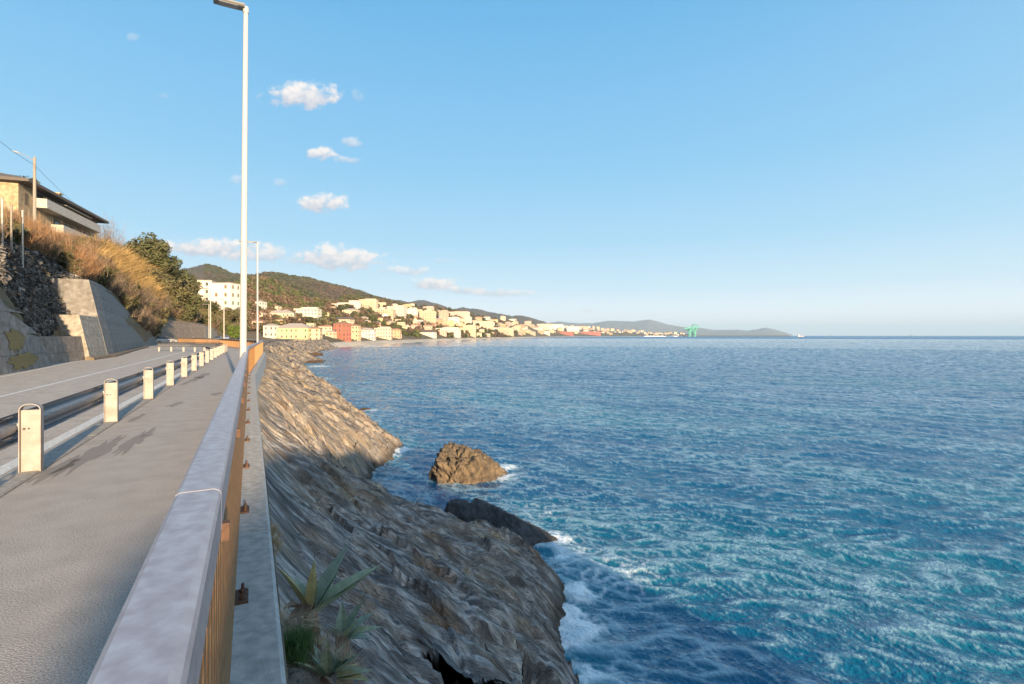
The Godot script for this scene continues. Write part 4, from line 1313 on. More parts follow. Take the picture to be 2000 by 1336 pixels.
# ---------------------------------------------------------------- the far shore: land, woods, town, port
const COAST := [[380, 290], [430, 300], [520, 330], [600, 345], [640, 348], [680, 420], [720, 490], [780, 600], [840, 760], [900, 980], [950, 1250], [1000, 1730], [1060, 2600], [1120, 3500], [1180, 4300], [1260, 5000], [1345, 5600]]
const TOWN_V := [[380, 620], [430, 590], [455, 566], [485, 549], [527, 560], [558, 573], [602, 591], [630, 597], [660, 592], [690, 588], [720, 589], [760, 592], [800, 597], [850, 603], [900, 612], [950, 621], [1000, 630], [1060, 634], [1120, 641], [1180, 647], [1260, 650], [1345, 653.5]]
const TOWN_Z := [[380, 500], [455, 720], [527, 900], [602, 950], [640, 1000], [720, 1300], [800, 1700], [900, 2300], [1000, 3400], [1120, 5200], [1260, 6800], [1345, 7200]]
var n_land: FastNoiseLite
func land_height(u: float, z: float) -> float:
	var zc := lerp_table(COAST, u); var zr := lerp_table(TOWN_Z, u)
	var yr := EYE + (655.5 - lerp_table(TOWN_V, u)) * zr / 1000.0
	var flat := zc + 22.0 + zc * 0.035
	var y: float
	if z < flat:
		y = lerpf(SEA - 0.6, SEA + 3.6, clampf((z - zc + 4.0) / (flat - zc), 0.0, 1.0))
	elif z < zr:
		var t := (z - flat) / (zr - flat)
		y = lerpf(SEA + 3.6, yr, lerpf(t * t * (3.0 - 2.0 * t), t, 0.62))
	else:
		y = yr - (z - zr) * 0.10
	if z > flat:
		y += n_land.get_noise_2d((u - 1000.0) * z / 1000.0, z) * minf((z - flat) * 0.05, 7.0 + z * 0.002)
	return y
func land_hit(u: float, v: float) -> float:
	var z := lerp_table(COAST, u) + 8.0
	var zr := lerp_table(TOWN_Z, u)
	while z < zr:
		if land_height(u, z) >= EYE + (655.5 - v) * z / 1000.0:
			break
		z *= 1.004
	return z
func ridge(called: String, sky: Array, zs: Array, z_foot: float, rough: float, tint: Array, seed_: int, rows := 40) -> void:
	# a hill range: from its foot up to the skyline and down behind it
	var us := steps(sky[0][0], sky[-1][0], maxf(1.5, (sky[-1][0] - sky[0][0]) / 260.0))
	var nz := noise(seed_, 0.0022, 5); var fine := noise(seed_ + 1, 0.02, 3)
	var p := PackedVector3Array(); var c := PackedColorArray()
	for j in rows:
		for u: float in us:
			var zr := lerp_table(zs, u)
			var yr := EYE + (655.5 - lerp_table(sky, u)) * zr / 1000.0
			var t := float(j) / (rows - 1) * 1.25
			var z := lerpf(zr * z_foot, zr, t)
			var y := lerpf(SEA - 5.0, yr, 1.0 - pow(absf(1.0 - t), 1.5)) if t <= 1.0 else yr * (1.0 - (t - 1.0) * 1.2)
			var x := (u - 1000.0) * z / 1000.0
			var lift := 1.0 - absf(t - 0.55) * 1.5
			y += nz.get_noise_2d(x, z) * rough * maxf(lift, 0.0) + fine.get_noise_2d(x, z) * rough * 0.10
			p.append(Vector3(x, y, -z))
			var a := nz.get_noise_2d(x * 2.5 + 3000.0, z * 2.0); var b := fine.get_noise_2d(x * 1.3, z * 1.3)
			c.append((tint[0] as Color).lerp(tint[1], clampf(0.5 + a * 2.2, 0, 1)).lerp(tint[2], clampf(b * 1.2 + a - 0.1, 0, 0.8)))
	tag(part(called, grid_mesh(p, us.size(), rows, c), M.far_ground), "", "", "", "structure")

func build_land() -> void:
	n_land = noise(7, 0.006, 4)
	var far_relief := tex(grey(noise(301, 0.03, 5), 512, 0.0, 1.0, 1.4))
	mat("far_ground", Color.WHITE, 0.95, alb(grey(noise(302, 0.05, 5), 512, 0.55, 1.0, 1.7)), 0.006, far_relief, 900.0)
	mat("shore_ground", Color.WHITE, 0.95, alb(grey(noise(303, 0.05, 5), 512, 0.7, 1.0, 1.5)), 0.03, far_relief, 60.0)
	ridge("far_mountains", [[1040, 640], [1060, 633], [1090, 628], [1130, 632], [1160, 631], [1185, 627], [1210, 627], [1240, 628], [1266, 624], [1285, 628], [1300, 633], [1340, 640], [1370, 641], [1400, 645], [1440, 644], [1460, 646], [1480, 643], [1496, 640], [1512, 643], [1535, 650], [1548, 655.3]], [[1040, 17000], [1548, 21000]], 0.8, 60.0, [Color(0.20, 0.19, 0.16), Color(0.24, 0.21, 0.18), Color(0.15, 0.15, 0.12)], 311, 24)
	ridge("far_hills", [[600, 575], [620, 565], [641, 559], [660, 559], [675, 560.5], [705, 569], [734, 580], [770, 588], [800, 591], [815, 588], [828, 588.5], [850, 594], [885, 604], [897, 601.5], [905, 601], [918, 605], [930, 605], [960, 611], [1000, 618], [1013, 616.5], [1030, 620], [1060, 629], [1090, 640], [1120, 650]], [[600, 3600], [760, 4200], [800, 4600], [1120, 6500]], 0.6, 45.0, [Color(0.13, 0.115, 0.07), Color(0.17, 0.12, 0.095), Color(0.08, 0.09, 0.045)], 321, 36)
	ridge("wooded_hill", [[300, 540], [350, 534], [380, 527], [395, 525], [412, 528], [430, 534], [450, 541], [470, 541.5], [487, 539], [512, 537.5], [536, 538], [560, 542], [580, 547], [610, 553], [635, 559], [690, 574], [756, 590], [800, 599], [850, 612], [900, 628], [930, 645]], [[300, 2600], [430, 2400], [520, 1900], [756, 2300], [930, 3000]], 0.48, 40.0, [Color(0.095, 0.095, 0.040), Color(0.15, 0.105, 0.070), Color(0.07, 0.085, 0.03)], 331, 70)
	# the town's own ground
	var us := steps(380, 1345, 3.0)
	var rows := 110
	var p := PackedVector3Array(); var c := PackedColorArray()
	for j in rows:
		for u: float in us:
			var zc := lerp_table(COAST, u); var zr := lerp_table(TOWN_Z, u)
			var t := float(j) / (rows - 1)
			var z := lerpf(zc - 6.0, zr * 1.25, pow(t, 1.8))
			var y := land_height(u, z)
			var q := Vector3((u - 1000.0) * z / 1000.0, y, -z)
			p.append(q)
			var a := n_patch.get_noise_3d(q.x * 0.05, 3.0, q.z * 0.05)
			if y < SEA + 4.1:
				c.append(Color(0.62, 0.55, 0.45).lerp(Color(0.46, 0.42, 0.36), clampf(0.5 + a * 2.0, 0, 1)))
			else:
				c.append(Color(0.11, 0.105, 0.05).lerp(Color(0.18, 0.13, 0.08), clampf(0.5 + a * 1.8, 0, 1)))
	tag(part("far_shore", grid_mesh(p, us.size(), rows, c), M.shore_ground), "", "", "", "structure")

func build_woods() -> void:
	var clump := leaf_clump(701, 7, 260, Vector3(0.55, 0.5, 0.55), 0.17, 1.6, 0.6)
	rng.seed = 702
	var places := []; var cols := []
	var nz := noise(703, 0.01, 3)
	for k in 9000:
		var u := rng.randf_range(395, 1010)
		var zc := lerp_table(COAST, u); var zr := lerp_table(TOWN_Z, u)
		var t := rng.randf()
		var z := lerpf(zc + 90.0, zr * 1.02, t)
		var x := (u - 1000.0) * z / 1000.0
		var a := nz.get_noise_2d(x, z)
		var v := 655.5 - (land_height(u, z) - EYE) * 1000.0 / z
		var dense := clampf((lerp_table([[395, 640], [455, 606], [540, 604], [600, 606], [640, 606], [700, 600], [800, 600], [1010, 640]], u) - v) / 12.0 + 0.25, 0.0, 1.0) if u < 640 else 0.14
		if u > 690 and u < 860 and v > 616 and v < 636: dense = 0.5
		if u > 480 and u < 640 and v > 606: dense = 0.06
		if a * 0.8 + rng.randf() * 0.7 > dense: continue
		var big := rng.randf_range(6.0, 11.0) * (1.0 + z / 4000.0)
		places.append(Transform3D(Basis(Vector3.UP, rng.randf() * TAU).scaled(Vector3(big, big * rng.randf_range(0.7, 1.1), big)), Vector3(x, land_height(u, z) - 1.0, -z)))
		var g := rng.randf_range(0.7, 1.3)
		var m := nz.get_noise_2d(x * 2.0 + 900.0, z * 2.0)
		cols.append(Color(0.085 * g, 0.100 * g, 0.030 * g).lerp(Color(0.155 * g, 0.105 * g, 0.070 * g), clampf(0.35 + m * 2.6, 0, 1)))
	mat("far_leaf", Color.WHITE, 0.85)
	tag(scatter("far_wood", clump, M.far_leaf, places, cols), "mixed green and brown woods on the slopes behind the town", "woods", "", "stuff")
	# the dome hill's own cover
	places = []; cols = []
	for k in 5200:
		var u := rng.randf_range(400, 880)
		var sky := [[300, 540], [395, 525], [430, 534], [450, 541], [487, 539], [536, 538], [580, 547], [635, 559], [690, 574], [756, 590], [880, 622]]
		var zr := lerp_table([[300, 2600], [430, 2400], [520, 1900], [756, 2300], [930, 3000]], u)
		var yr := EYE + (655.5 - lerp_table(sky, u)) * zr / 1000.0
		var t := rng.randf_range(0.45, 1.03)
		var z := lerpf(zr * 0.48, zr, t)
		var y := lerpf(SEA - 5.0, yr, 1.0 - pow(absf(1.0 - t), 1.5))
		var x := (u - 1000.0) * z / 1000.0
		var lift := 1.0 - absf(t - 0.55) * 1.5
		y += noise_at(331, x, z) * 40.0 * maxf(lift, 0.0)
		var m := nz.get_noise_2d(x * 0.4 + 900.0, z * 0.4)
		if m > 0.12 and rng.randf() < 0.7: continue
		var big := rng.randf_range(10.0, 20.0)
		places.append(Transform3D(Basis(Vector3.UP, rng.randf() * TAU).scaled(Vector3(big, big * 0.7, big)), Vector3(x, y - 3.0, -z)))
		var g := rng.randf_range(0.75, 1.25)
		cols.append(Color(0.085 * g, 0.090 * g, 0.036 * g).lerp(Color(0.14 * g, 0.10 * g, 0.07 * g), clampf(0.4 + m * 2.0, 0, 1)))
	tag(scatter("far_wood", clump, M.far_leaf, places, cols), "brownish green woods covering the rounded hill above the town", "woods", "", "stuff")
var _nc := {}
func noise_at(seed_: int, x: float, z: float) -> float:
	if not _nc.has(seed_): _nc[seed_] = noise(seed_, 0.0022, 5)
	return _nc[seed_].get_noise_2d(x, z)

const WALLS := {"white": Color(0.70, 0.67, 0.61), "cream": Color(0.66, 0.56, 0.40), "yellow": Color(0.66, 0.54, 0.33), "beige": Color(0.58, 0.48, 0.36), "red": Color(0.45, 0.165, 0.13), "pink": Color(0.62, 0.45, 0.37), "orange": Color(0.60, 0.40, 0.26), "grey": Color(0.42, 0.41, 0.40)}
# bearing from, to, top, foot, colour, roof (f flat, h hipped, g gabled), what is said of it
const TOWN := [
	[376, 413, 548, 592, "white", "f", "white hillside apartment block with stepped terraces, its upper half"], [411, 452, 553, 600, "white", "f", "white hillside apartment block with stepped terraces, its lower half towards the sea"],
	[449, 473, 583, 603, "white", "f", "white block partly behind the near lamp pole, below the wood"], [484, 513, 585, 606, "white", "h", "white villa between the two lamp poles at the edge of the wood"],
	[514, 543, 594, 608, "cream", "h", "cream house just right of the slender lamp, under the wood"], [484, 513, 606, 624, "beige", "h", "beige blank-walled house between the two lamp poles"],
	[526, 574, 604, 630, "cream", "h", "cream four-storey palazzo with rows of dark windows"], [573, 620, 603, 630, "white", "f", "white apartment block next to the cream palazzo"],
	[489, 513, 624, 646, "pink", "h", "pink house low between the lamp poles"], [512, 537, 632, 660, "white", "h", "white house behind the foot of the slender lamp"],
	[536, 602, 631, 664, "yellow", "h", "long yellow building with a pale roof on the seafront"], [600, 625, 638, 666, "cream", "h", "cream house at the end of the long yellow building"],
	[624, 649, 634, 654, "cream", "h", "cream house next to the red building"], [622, 684, 619, 636, "cream", "g", "long cream building with a pale gable roof behind the red building"],
	[648, 679, 628, 667, "red", "h", "red five-storey building on the seafront"], [679, 700, 633, 668, "yellow", "h", "narrow yellow building against the red one"],
	[699, 731, 640, 664, "white", "h", "white building with dark windows beside the narrow yellow one"], [730, 764, 641, 661, "cream", "f", "cream flat-roofed building on the seafront"],
	[645, 682, 593, 604, "white", "f", "long low white block on the hillside above the town"], [681, 702, 587, 606, "white", "f", "white tower block on the hillside, beside the long low one"],
	[701, 735, 585, 606, "cream", "f", "cream stepped apartment block highest on the hillside"], [668, 698, 602, 615, "cream", "h", "cream house below the hillside tower block"],
	[711, 768, 605, 620, "beige", "f", "long beige apartment block with balconies on the hillside"], [754, 790, 598, 620, "white", "f", "white apartment block behind the long beige one"],
	[785, 801, 606, 618, "white", "f", "white block between the long beige block and the long white one"], [783, 819, 608, 622, "white", "f", "long white block uphill of the bell tower"],
	[818, 853, 608, 636, "beige", "f", "tall beige slab block behind the bell tower"], [856, 874, 607, 638, "beige", "f", "narrow beige tower block beside the tall slab"],
	[873, 919, 609, 622, "pink", "f", "pinkish row of flats on the hillside"], [825, 849, 599, 609, "pink", "f", "pink block on the crest above the tall slab"], [801, 809, 593, 602, "white", "f", "small white tower on the crest"],
	[779, 850, 644, 662, "white", "g", "long white station building with a dark roof and a row of windows"], [849, 898, 641, 661, "white", "f", "bright white hall next to the station building"],
	[763, 781, 641, 660, "orange", "h", "orange house at the near end of the station building"], [904, 929, 636, 659, "cream", "f", "cream block beyond the bright white hall"], [923, 965, 628, 642, "cream", "f", "long cream block on the rise beyond the white hall"],
	[969, 1003, 641, 659, "cream", "f", "cream seafront block near the far end of the beach"], [875, 898, 620, 637, "white", "f", "white block on the hillside beside the narrow beige tower"], [901, 919, 619, 634, "white", "f", "white block below the pinkish row of flats"],
	[1077, 1101, 634, 645, "white", "f", "large white block alone on the far hillside"], [1047, 1077, 633, 643, "cream", "f", "cream block beside the lone large white one"],
	[1079, 1121, 648, 657, "red", "f", "long red shed on the far waterfront"], [1132, 1174, 648, 657.5, "red", "f", "second long red shed, farther along the waterfront"], [1106, 1132, 638, 648, "white", "f", "white block above the gap between the red sheds"],
	[729, 741, 628, 638, "pink", "h", "small pink house alone among the trees"], [634, 650, 605, 612, "beige", "h", "small beige house on the slope under the long white block"]]
func building(i: int, q: Array, label: String, group: String) -> void:
	var u: float = (q[0] + q[1]) * 0.5
	var z := land_hit(u, q[3])
	z = maxf(z, lerp_table(COAST, float(q[1]) + 2.0) * 1.035 + 24.0)
	if i == 0 or i == 1: z = 262.0 - i * 14.0
	var W: float = (q[1] - q[0]) * z / 1000.0
	var y0 := minf(EYE + (655.5 - float(q[3])) * z / 1000.0, land_height(u, z) + 1.0) if i > 1 else EYE + (655.5 - float(q[3])) * z / 1000.0
	var H: float = maxf(EYE + (655.5 - q[2]) * z / 1000.0 - y0, 4.0)
	rng.seed = 900 + i * 13
	var turn := rng.randf_range(-0.32, 0.32)
	var D := clampf(W * 0.6, 8.0, 16.0 + z * 0.004)
	W = W * (0.98 - absf(sin(turn)) * 0.28)
	var o := base({"h": "town_house", "g": "station_hall", "f": "apartment_block"}[q[5]] if W > 9.0 else "small_house", Vector3((u - 1000.0) * z / 1000.0, y0, -z), turn)
	tag(o, label, "building", group)
	var col: Color = WALLS[q[4]]
	var g := rng.randf_range(0.9, 1.05)
	col = Color(col.r * g, col.g * g * rng.randf_range(0.97, 1.02), col.b * g * rng.randf_range(0.94, 1.04))
	var roof_h := 0.0 if q[5] == "f" else minf(H * 0.28, W * 0.16)
	var wh := H - roof_h
	var b := MB.new()
	b.col = col
	b.box(Vector3(0, (wh - 6.0) * 0.5, -D * 0.5), Vector3(W, wh + 6.0, D))
	if q[5] == "f" and W > 18.0:   # a set-back top and a stair head
		b.box(Vector3(W * 0.12, wh + 0.9, -D * 0.5), Vector3(W * 0.6, 1.8, D * 0.6))
		b.box(Vector3(-W * 0.25, wh + 0.6, -D * 0.5), Vector3(3.0, 1.2, 3.0))
	part("wall", b.mesh(), M.town_wall, o)
	var r := MB.new()
	if q[5] == "f":
		r.col = Color(0.42, 0.36, 0.31)
		r.box(Vector3(0, wh + 0.16, -D * 0.5), Vector3(W + 0.5, 0.3, D + 0.5))
	else:
		r.col = Color(0.36, 0.20, 0.13) if rng.randf() < 0.6 else Color(0.44, 0.38, 0.33)
		if q[5] == "g": r.col = Color(0.16, 0.12, 0.10)
		var e := 0.5
		var in_ := minf(D * 0.5, W * 0.32) if q[5] == "h" else 0.0
		var lo := [Vector3(-W / 2 - e, wh, e), Vector3(W / 2 + e, wh, e), Vector3(W / 2 + e, wh, -D - e), Vector3(-W / 2 - e, wh, -D - e)]
		var hi := [Vector3(-W / 2 + in_, wh + roof_h, -D * 0.5 + 0.1), Vector3(W / 2 - in_, wh + roof_h, -D * 0.5 + 0.1), Vector3(W / 2 - in_, wh + roof_h, -D * 0.5 - 0.1), Vector3(-W / 2 + in_, wh + roof_h, -D * 0.5 - 0.1)]
		r.hexa(lo + hi)
	part("roof", r.mesh(), M.town_wall, o)
	# windows: too small to pick apart, joined, set a little proud as shutters are
	var floors := maxi(1, int(wh / 3.2)); var cols_ := maxi(2, int(W / 3.3))
	while floors * cols_ > 90: cols_ -= 1
	var w := MB.new()
	var bal := MB.new()
	bal.col = Color(col.r * 1.02, col.g * 1.02, col.b * 1.03)
	var tone: Color = [Color(0.07, 0.075, 0.08), Color(0.12, 0.13, 0.10), Color(0.10, 0.075, 0.06)][i % 3]
	for f in floors:
		var y := (f + 0.55) * wh / floors
		for k in cols_:
			if rng.randf() < 0.10: continue
			w.col = Color(tone.r * rng.randf_range(0.7, 2.2), tone.g * rng.randf_range(0.7, 2.0), tone.b * rng.randf_range(0.8, 1.8))
			w.box(Vector3((k + 0.5) / cols_ * W - W * 0.5, y, 0.03), Vector3(1.25, 1.75, 0.1))
		for k in maxi(1, int(D / 4.0)):
			for sd: float in [-1.0, 1.0]:
				w.box(Vector3(sd * (W * 0.5 + 0.03), y, -D * (k + 0.5) / maxi(1, int(D / 4.0))), Vector3(0.1, 1.75, 1.2))
		if q[5] == "f" and i % 2 == 0 and f > 0:
			bal.box(Vector3(W * 0.02, f * wh / floors + 0.45, 0.65), Vector3(W * 0.62, 1.0, 1.2))
	if w.v.size(): tag(part("windows", w.mesh(), M.town_wall, o), "", "", "", "stuff")
	if bal.v.size(): tag(part("balconies", bal.mesh(), M.town_wall, o), "", "", "", "stuff")

func build_town() -> void:
	mat("town_wall", Color.WHITE, 0.85, alb(grey(noise(401, 0.03, 4), 256, 0.85, 1.0, 1.4)), 0.12)
	for i in TOWN.size():
		building(i, TOWN[i], TOWN[i][6], "larger buildings of the seaside town")
	# smaller houses between them, row by row along the shore
	rng.seed = 411
	var number := ["first", "second", "third", "fourth", "fifth", "sixth", "seventh", "eighth", "ninth", "tenth", "eleventh", "twelfth", "thirteenth", "fourteenth", "fifteenth", "sixteenth", "seventeenth", "eighteenth", "nineteenth", "twentieth"]
	var rows := [
		[486, 640, 612, 634, 12, "behind the long yellow building"], [640, 780, 646, 660, 14, "between the red building and the station"], [700, 860, 622, 640, 14, "near the bell tower"], [860, 1000, 644, 658, 16, "beyond the bright white hall"],
		[870, 1010, 622, 640, 18, "above the bright white hall"], [1000, 1080, 640, 655, 15, "between the beach end and the red sheds"], [1080, 1190, 640, 655, 18, "around the red sheds on the far shore"], [1175, 1262, 642, 654, 18, "short of the green crane"], [1255, 1338, 648, 655, 16, "on the port shore"], [640, 800, 598, 612, 8, "among the high hillside blocks"], [520, 700, 630, 652, 14, "in the old town near the red building"], [740, 862, 606, 622, 10, "between the hillside slab blocks"], [900, 1012, 630, 646, 16, "on the rise beyond the hall"], [1000, 1100, 632, 646, 14, "above the beach end"], [1100, 1200, 636, 647, 14, "on the slope above the sheds"], [780, 900, 632, 647, 14, "behind the station building"]]
	var id := 100
	for row: Array in rows:
		var n: int = row[4]
		for k in n:
			var u := lerpf(row[0], row[1], (k + rng.randf_range(0.25, 0.75)) / n)
			var foot := rng.randf_range(row[2] + 3.0, row[3])
			var sz: float = rng.randf_range(11.0, 20.0) if u < 900 else rng.randf_range(8.0, 15.0) if u < 1080 else rng.randf_range(5.0, 11.0) if u < 1180 else rng.randf_range(3.5, 7.5)
			var hh := sz * rng.randf_range(0.5, 0.8)
			var colour: String = ["cream", "white", "beige", "yellow", "pink", "cream", "white", "orange"][rng.randi() % 8]
			building(id, [u - sz * 0.5, u + sz * 0.5, foot - hh, foot, colour, "h" if rng.randf() < 0.6 else "f"], "small %s house %s, %s from the left" % [colour, row[5], number[k]], "small houses of the seaside town")
			id += 1
	# church and bell tower
	var z := land_hit(811, 643)
	var o := base("bell_tower", seen(811, 643, z))
	tag(o, "cream bell tower with arched openings and a small dome above the station", "bell tower")
	var w := 7.5 * z / 1000.0; var h := 15.0 * z / 1000.0
	var b := MB.new()
	b.col = WALLS.cream
	b.box(Vector3(0, h * 0.5 - 4.0, 0), Vector3(w, h + 8.0, w))
	b.box(Vector3(0, h + 0.2, 0), Vector3(w * 1.12, 0.5, w * 1.12))
	b.box(Vector3(0, h + w * 0.3, 0), Vector3(w * 0.72, w * 0.6, w * 0.72))
	part("shaft", b.mesh(), M.town_wall, o)
	b = MB.new()
	b.col = WALLS.beige
	b.tube([Vector3(0, h + w * 0.6, 0), Vector3(0, h + w * 0.8, 0), Vector3(0, h + w * 0.98, 0), Vector3(0, h + w * 1.08, 0)], [w * 0.38, w * 0.34, w * 0.2, w * 0.04], 12)
	part("dome", b.mesh(), M.town_wall, o)
	b = MB.new()
	b.col = Color(0.06, 0.06, 0.06)
	for k in 2:
		b.box(Vector3((k - 0.5) * w * 0.42, h * 0.74, w * 0.5 + 0.02), Vector3(w * 0.22, h * 0.2, 0.1))
	part("opening", b.mesh(), M.town_wall, o)
	z = land_hit(796, 644)
	o = base("church", seen(796, 644, z))
	tag(o, "small church with a pointed gable beside the bell tower", "church")
	w = 9.0 * z / 1000.0; h = 6.0 * z / 1000.0
	b = MB.new()
	b.col = WALLS.cream
	b.box(Vector3(0, h * 0.5 - 3.0, -w * 0.6), Vector3(w, h + 6.0, w * 1.2))
	part("wall", b.mesh(), M.town_wall, o)
	b = MB.new()
	b.col = WALLS.pink
	b.hexa([Vector3(-w * 0.55, h, 0.3), Vector3(w * 0.55, h, 0.3), Vector3(w * 0.55, h, -w * 1.25), Vector3(-w * 0.55, h, -w * 1.25), Vector3(-0.1, h + w * 0.45, 0.3), Vector3(0.1, h + w * 0.45, 0.3), Vector3(0.1, h + w * 0.45, -w * 1.25), Vector3(-0.1, h + w * 0.45, -w * 1.25)])
	part("roof", b.mesh(), M.town_wall, o)

func build_port() -> void:
	mat("crane_green", Color(0.06, 0.36, 0.27), 0.6)
	mat("ship_paint", Color.WHITE, 0.6)
	mat("dark_stone", Color(0.07, 0.07, 0.075), 0.9)
	var Z := 4700.0
	for c: Array in [[1352, 1.0, "green harbour crane with a long raised boom, the nearer of the two"], [1360, 0.82, "shorter green harbour crane overlapping the nearer one"]]:
		var o := base("harbour_crane", Vector3((c[0] - 1000.0) * Z / 1000.0, SEA, -Z - (0.0 if c[1] == 1.0 else 120.0)))
		tag(o, c[2], "crane", "green harbour cranes")
		var k: float = c[1] * 1.0
		var b := MB.new()
		for x: float in [-26, 26]:
			for d: float in [-12, 12]:
				b.box(Vector3(x * k, 36 * k, d), Vector3(9 * k, 72 * k, 7))
				b.tube([Vector3(x * k, 2, d), Vector3(-x * k * 0.2, 66 * k, d)], [2.6, 2.6], 5)
			b.box(Vector3(x * k, 70 * k, 0), Vector3(9 * k, 9 * k, 31))
		b.box(Vector3(0, 64 * k, 0), Vector3(60 * k, 12 * k, 18))
		part("portal", b.mesh(), M.crane_green, o)
		b = MB.new()
		b.box(Vector3(8 * k, 84 * k, 0), Vector3(120 * k, 10 * k, 12))
		b.box(Vector3(-46 * k, 76 * k, 0), Vector3(60 * k, 9 * k, 10))
		for j in 8:
			b.tube([Vector3((-50 + j * 15) * k, 80 * k, 6), Vector3((-43 + j * 15) * k, 89 * k, 6)], [1.2, 1.2], 4)
		part("boom", b.mesh(), M.crane_green, o)
		b = MB.new()
		b.tube([Vector3(-8 * k, 84 * k, 0), Vector3(0, 112 * k, 0), Vector3(60 * k, 108 * k, 0)], [3.2, 3.2, 3.2], 5)
		b.tube([Vector3(8 * k, 84 * k, 0), Vector3(0, 112 * k, 0)], [3.2, 3.2], 5)
		b.tube([Vector3(0, 112 * k, 0), Vector3(66 * k, 88 * k, 0)], [1.5, 1.5], 4)
		part("mast", b.mesh(), M.crane_green, o)
		b = MB.new()
		b.bevel_box(Vector3(16 * k, 76 * k, 0), Vector3(16 * k, 11 * k, 12), 1.5)
		part("cabin", b.mesh(), M.crane_green, o)
	# breakwater with a rubble foot and a wave wall
	var o := base("breakwater", seen(1455, 655.5, 5200))
	tag(o, "long dark breakwater reaching out from the port along the horizon", "breakwater")
	var p0 := seen(1335, 655.5, 5000) - o.position; var p1 := seen(1542, 655.5, 5400) - o.position
	var y0 := SEA - o.position.y
	var b := MB.new()
	var pts := []; var ac := []
	for k in 40:
		pts.append(p0.lerp(p1, k / 39.0) + Vector3(0, y0, 0)); ac.append(Vector3(0, 0, 1))
	b.sweep([Vector2(-20, -2), Vector2(-8, 6), Vector2(8, 6), Vector2(22, -2)], pts, ac)
	part("rubble_bank", b.mesh(), M.dark_stone, o)
	b = MB.new()
	b.sweep([Vector2(-5, 5), Vector2(-5, 11.5), Vector2(-1, 11.5), Vector2(0, 5)], pts, ac)
	part("wave_wall", b.mesh(), M.dark_stone, o)
	b = MB.new()
	b.tube([p1 + Vector3(-6, y0 + 5, 0), p1 + Vector3(-6, y0 + 20, 0)], [3.0, 2.2], 8)
	part("beacon", b.mesh(), M.white_render, o)
	# quay at the port
	o = base("quay", seen(1290, 656, 4950))
	tag(o, "low pale quay wall along the port shore", "quay")
	b = MB.new()
	b.box(Vector3(0, SEA - o.position.y + 2.5, 0), Vector3(330, 5, 40))
	b.box(Vector3(0, SEA - o.position.y + 6.0, -12), Vector3(300, 2, 12))
	part("quay_wall", b.mesh(), M.town_wall, o)
	# ships
	for s: Array in [[1564, 4600, 76, 0.2, Color(0.55, 0.42, 0.38), "ship", "pale pinkish ship off the end of the breakwater"], [1622, 14000, 150, 1.1, Color(0.18, 0.2, 0.23), "ship", "tiny grey ship on the horizon right of the breakwater"], [1783, 13000, 170, 0.1, Color(0.16, 0.18, 0.22), "ship", "tiny dark ship alone on the open horizon"]]:
		o = base("ship", Vector3((s[0] - 1000.0) * s[1] / 1000.0, SEA, -s[1]), s[3])
		tag(o, s[6], s[5], "ships off the port")
		var L: float = s[2]
		b = MB.new()
		b.col = s[4]
		var hull := []
		for y: float in [-1.0, L * 0.085]:
			var f := 0.86 if y < 0 else 1.0
			hull.append_array([Vector3(-L * 0.5 * f, y, -L * 0.07), Vector3(L * 0.36 * f, y, -L * 0.07), Vector3(L * 0.36 * f, y, L * 0.07), Vector3(-L * 0.5 * f, y, L * 0.07)])
		b.hexa(hull)
		b.hexa([Vector3(L * 0.31, -1, -L * 0.07), Vector3(L * 0.44, -1, -0.1), Vector3(L * 0.44, -1, 0.1), Vector3(L * 0.31, -1, L * 0.07), Vector3(L * 0.36, L * 0.085, -L * 0.07), Vector3(L * 0.52, L * 0.1, -0.1), Vector3(L * 0.52, L * 0.1, 0.1), Vector3(L * 0.36, L * 0.085, L * 0.07)])
		part("hull", b.mesh(), M.ship_paint, o)
		b = MB.new()
		b.col = Color(0.7, 0.66, 0.62) if s[0] < 1600 else Color(0.3, 0.3, 0.32)
		b.box(Vector3(-L * 0.32, L * 0.14, 0), Vector3(L * 0.16, L * 0.12, L * 0.12))
		b.box(Vector3(-L * 0.31, L * 0.22, 0), Vector3(L * 0.10, L * 0.06, L * 0.10))
		part("bridge", b.mesh(), M.ship_paint, o)
		b = MB.new()
		b.col = Color(0.25, 0.12, 0.09)
		b.tube([Vector3(-L * 0.36, L * 0.2, 0), Vector3(-L * 0.36, L * 0.30, 0)], [L * 0.022, L * 0.018], 8)
		b.tube([Vector3(L * 0.2, L * 0.08, 0), Vector3(L * 0.2, L * 0.26, 0)], [L * 0.008, L * 0.005], 6)
		part("funnel", b.mesh(), M.ship_paint, o)

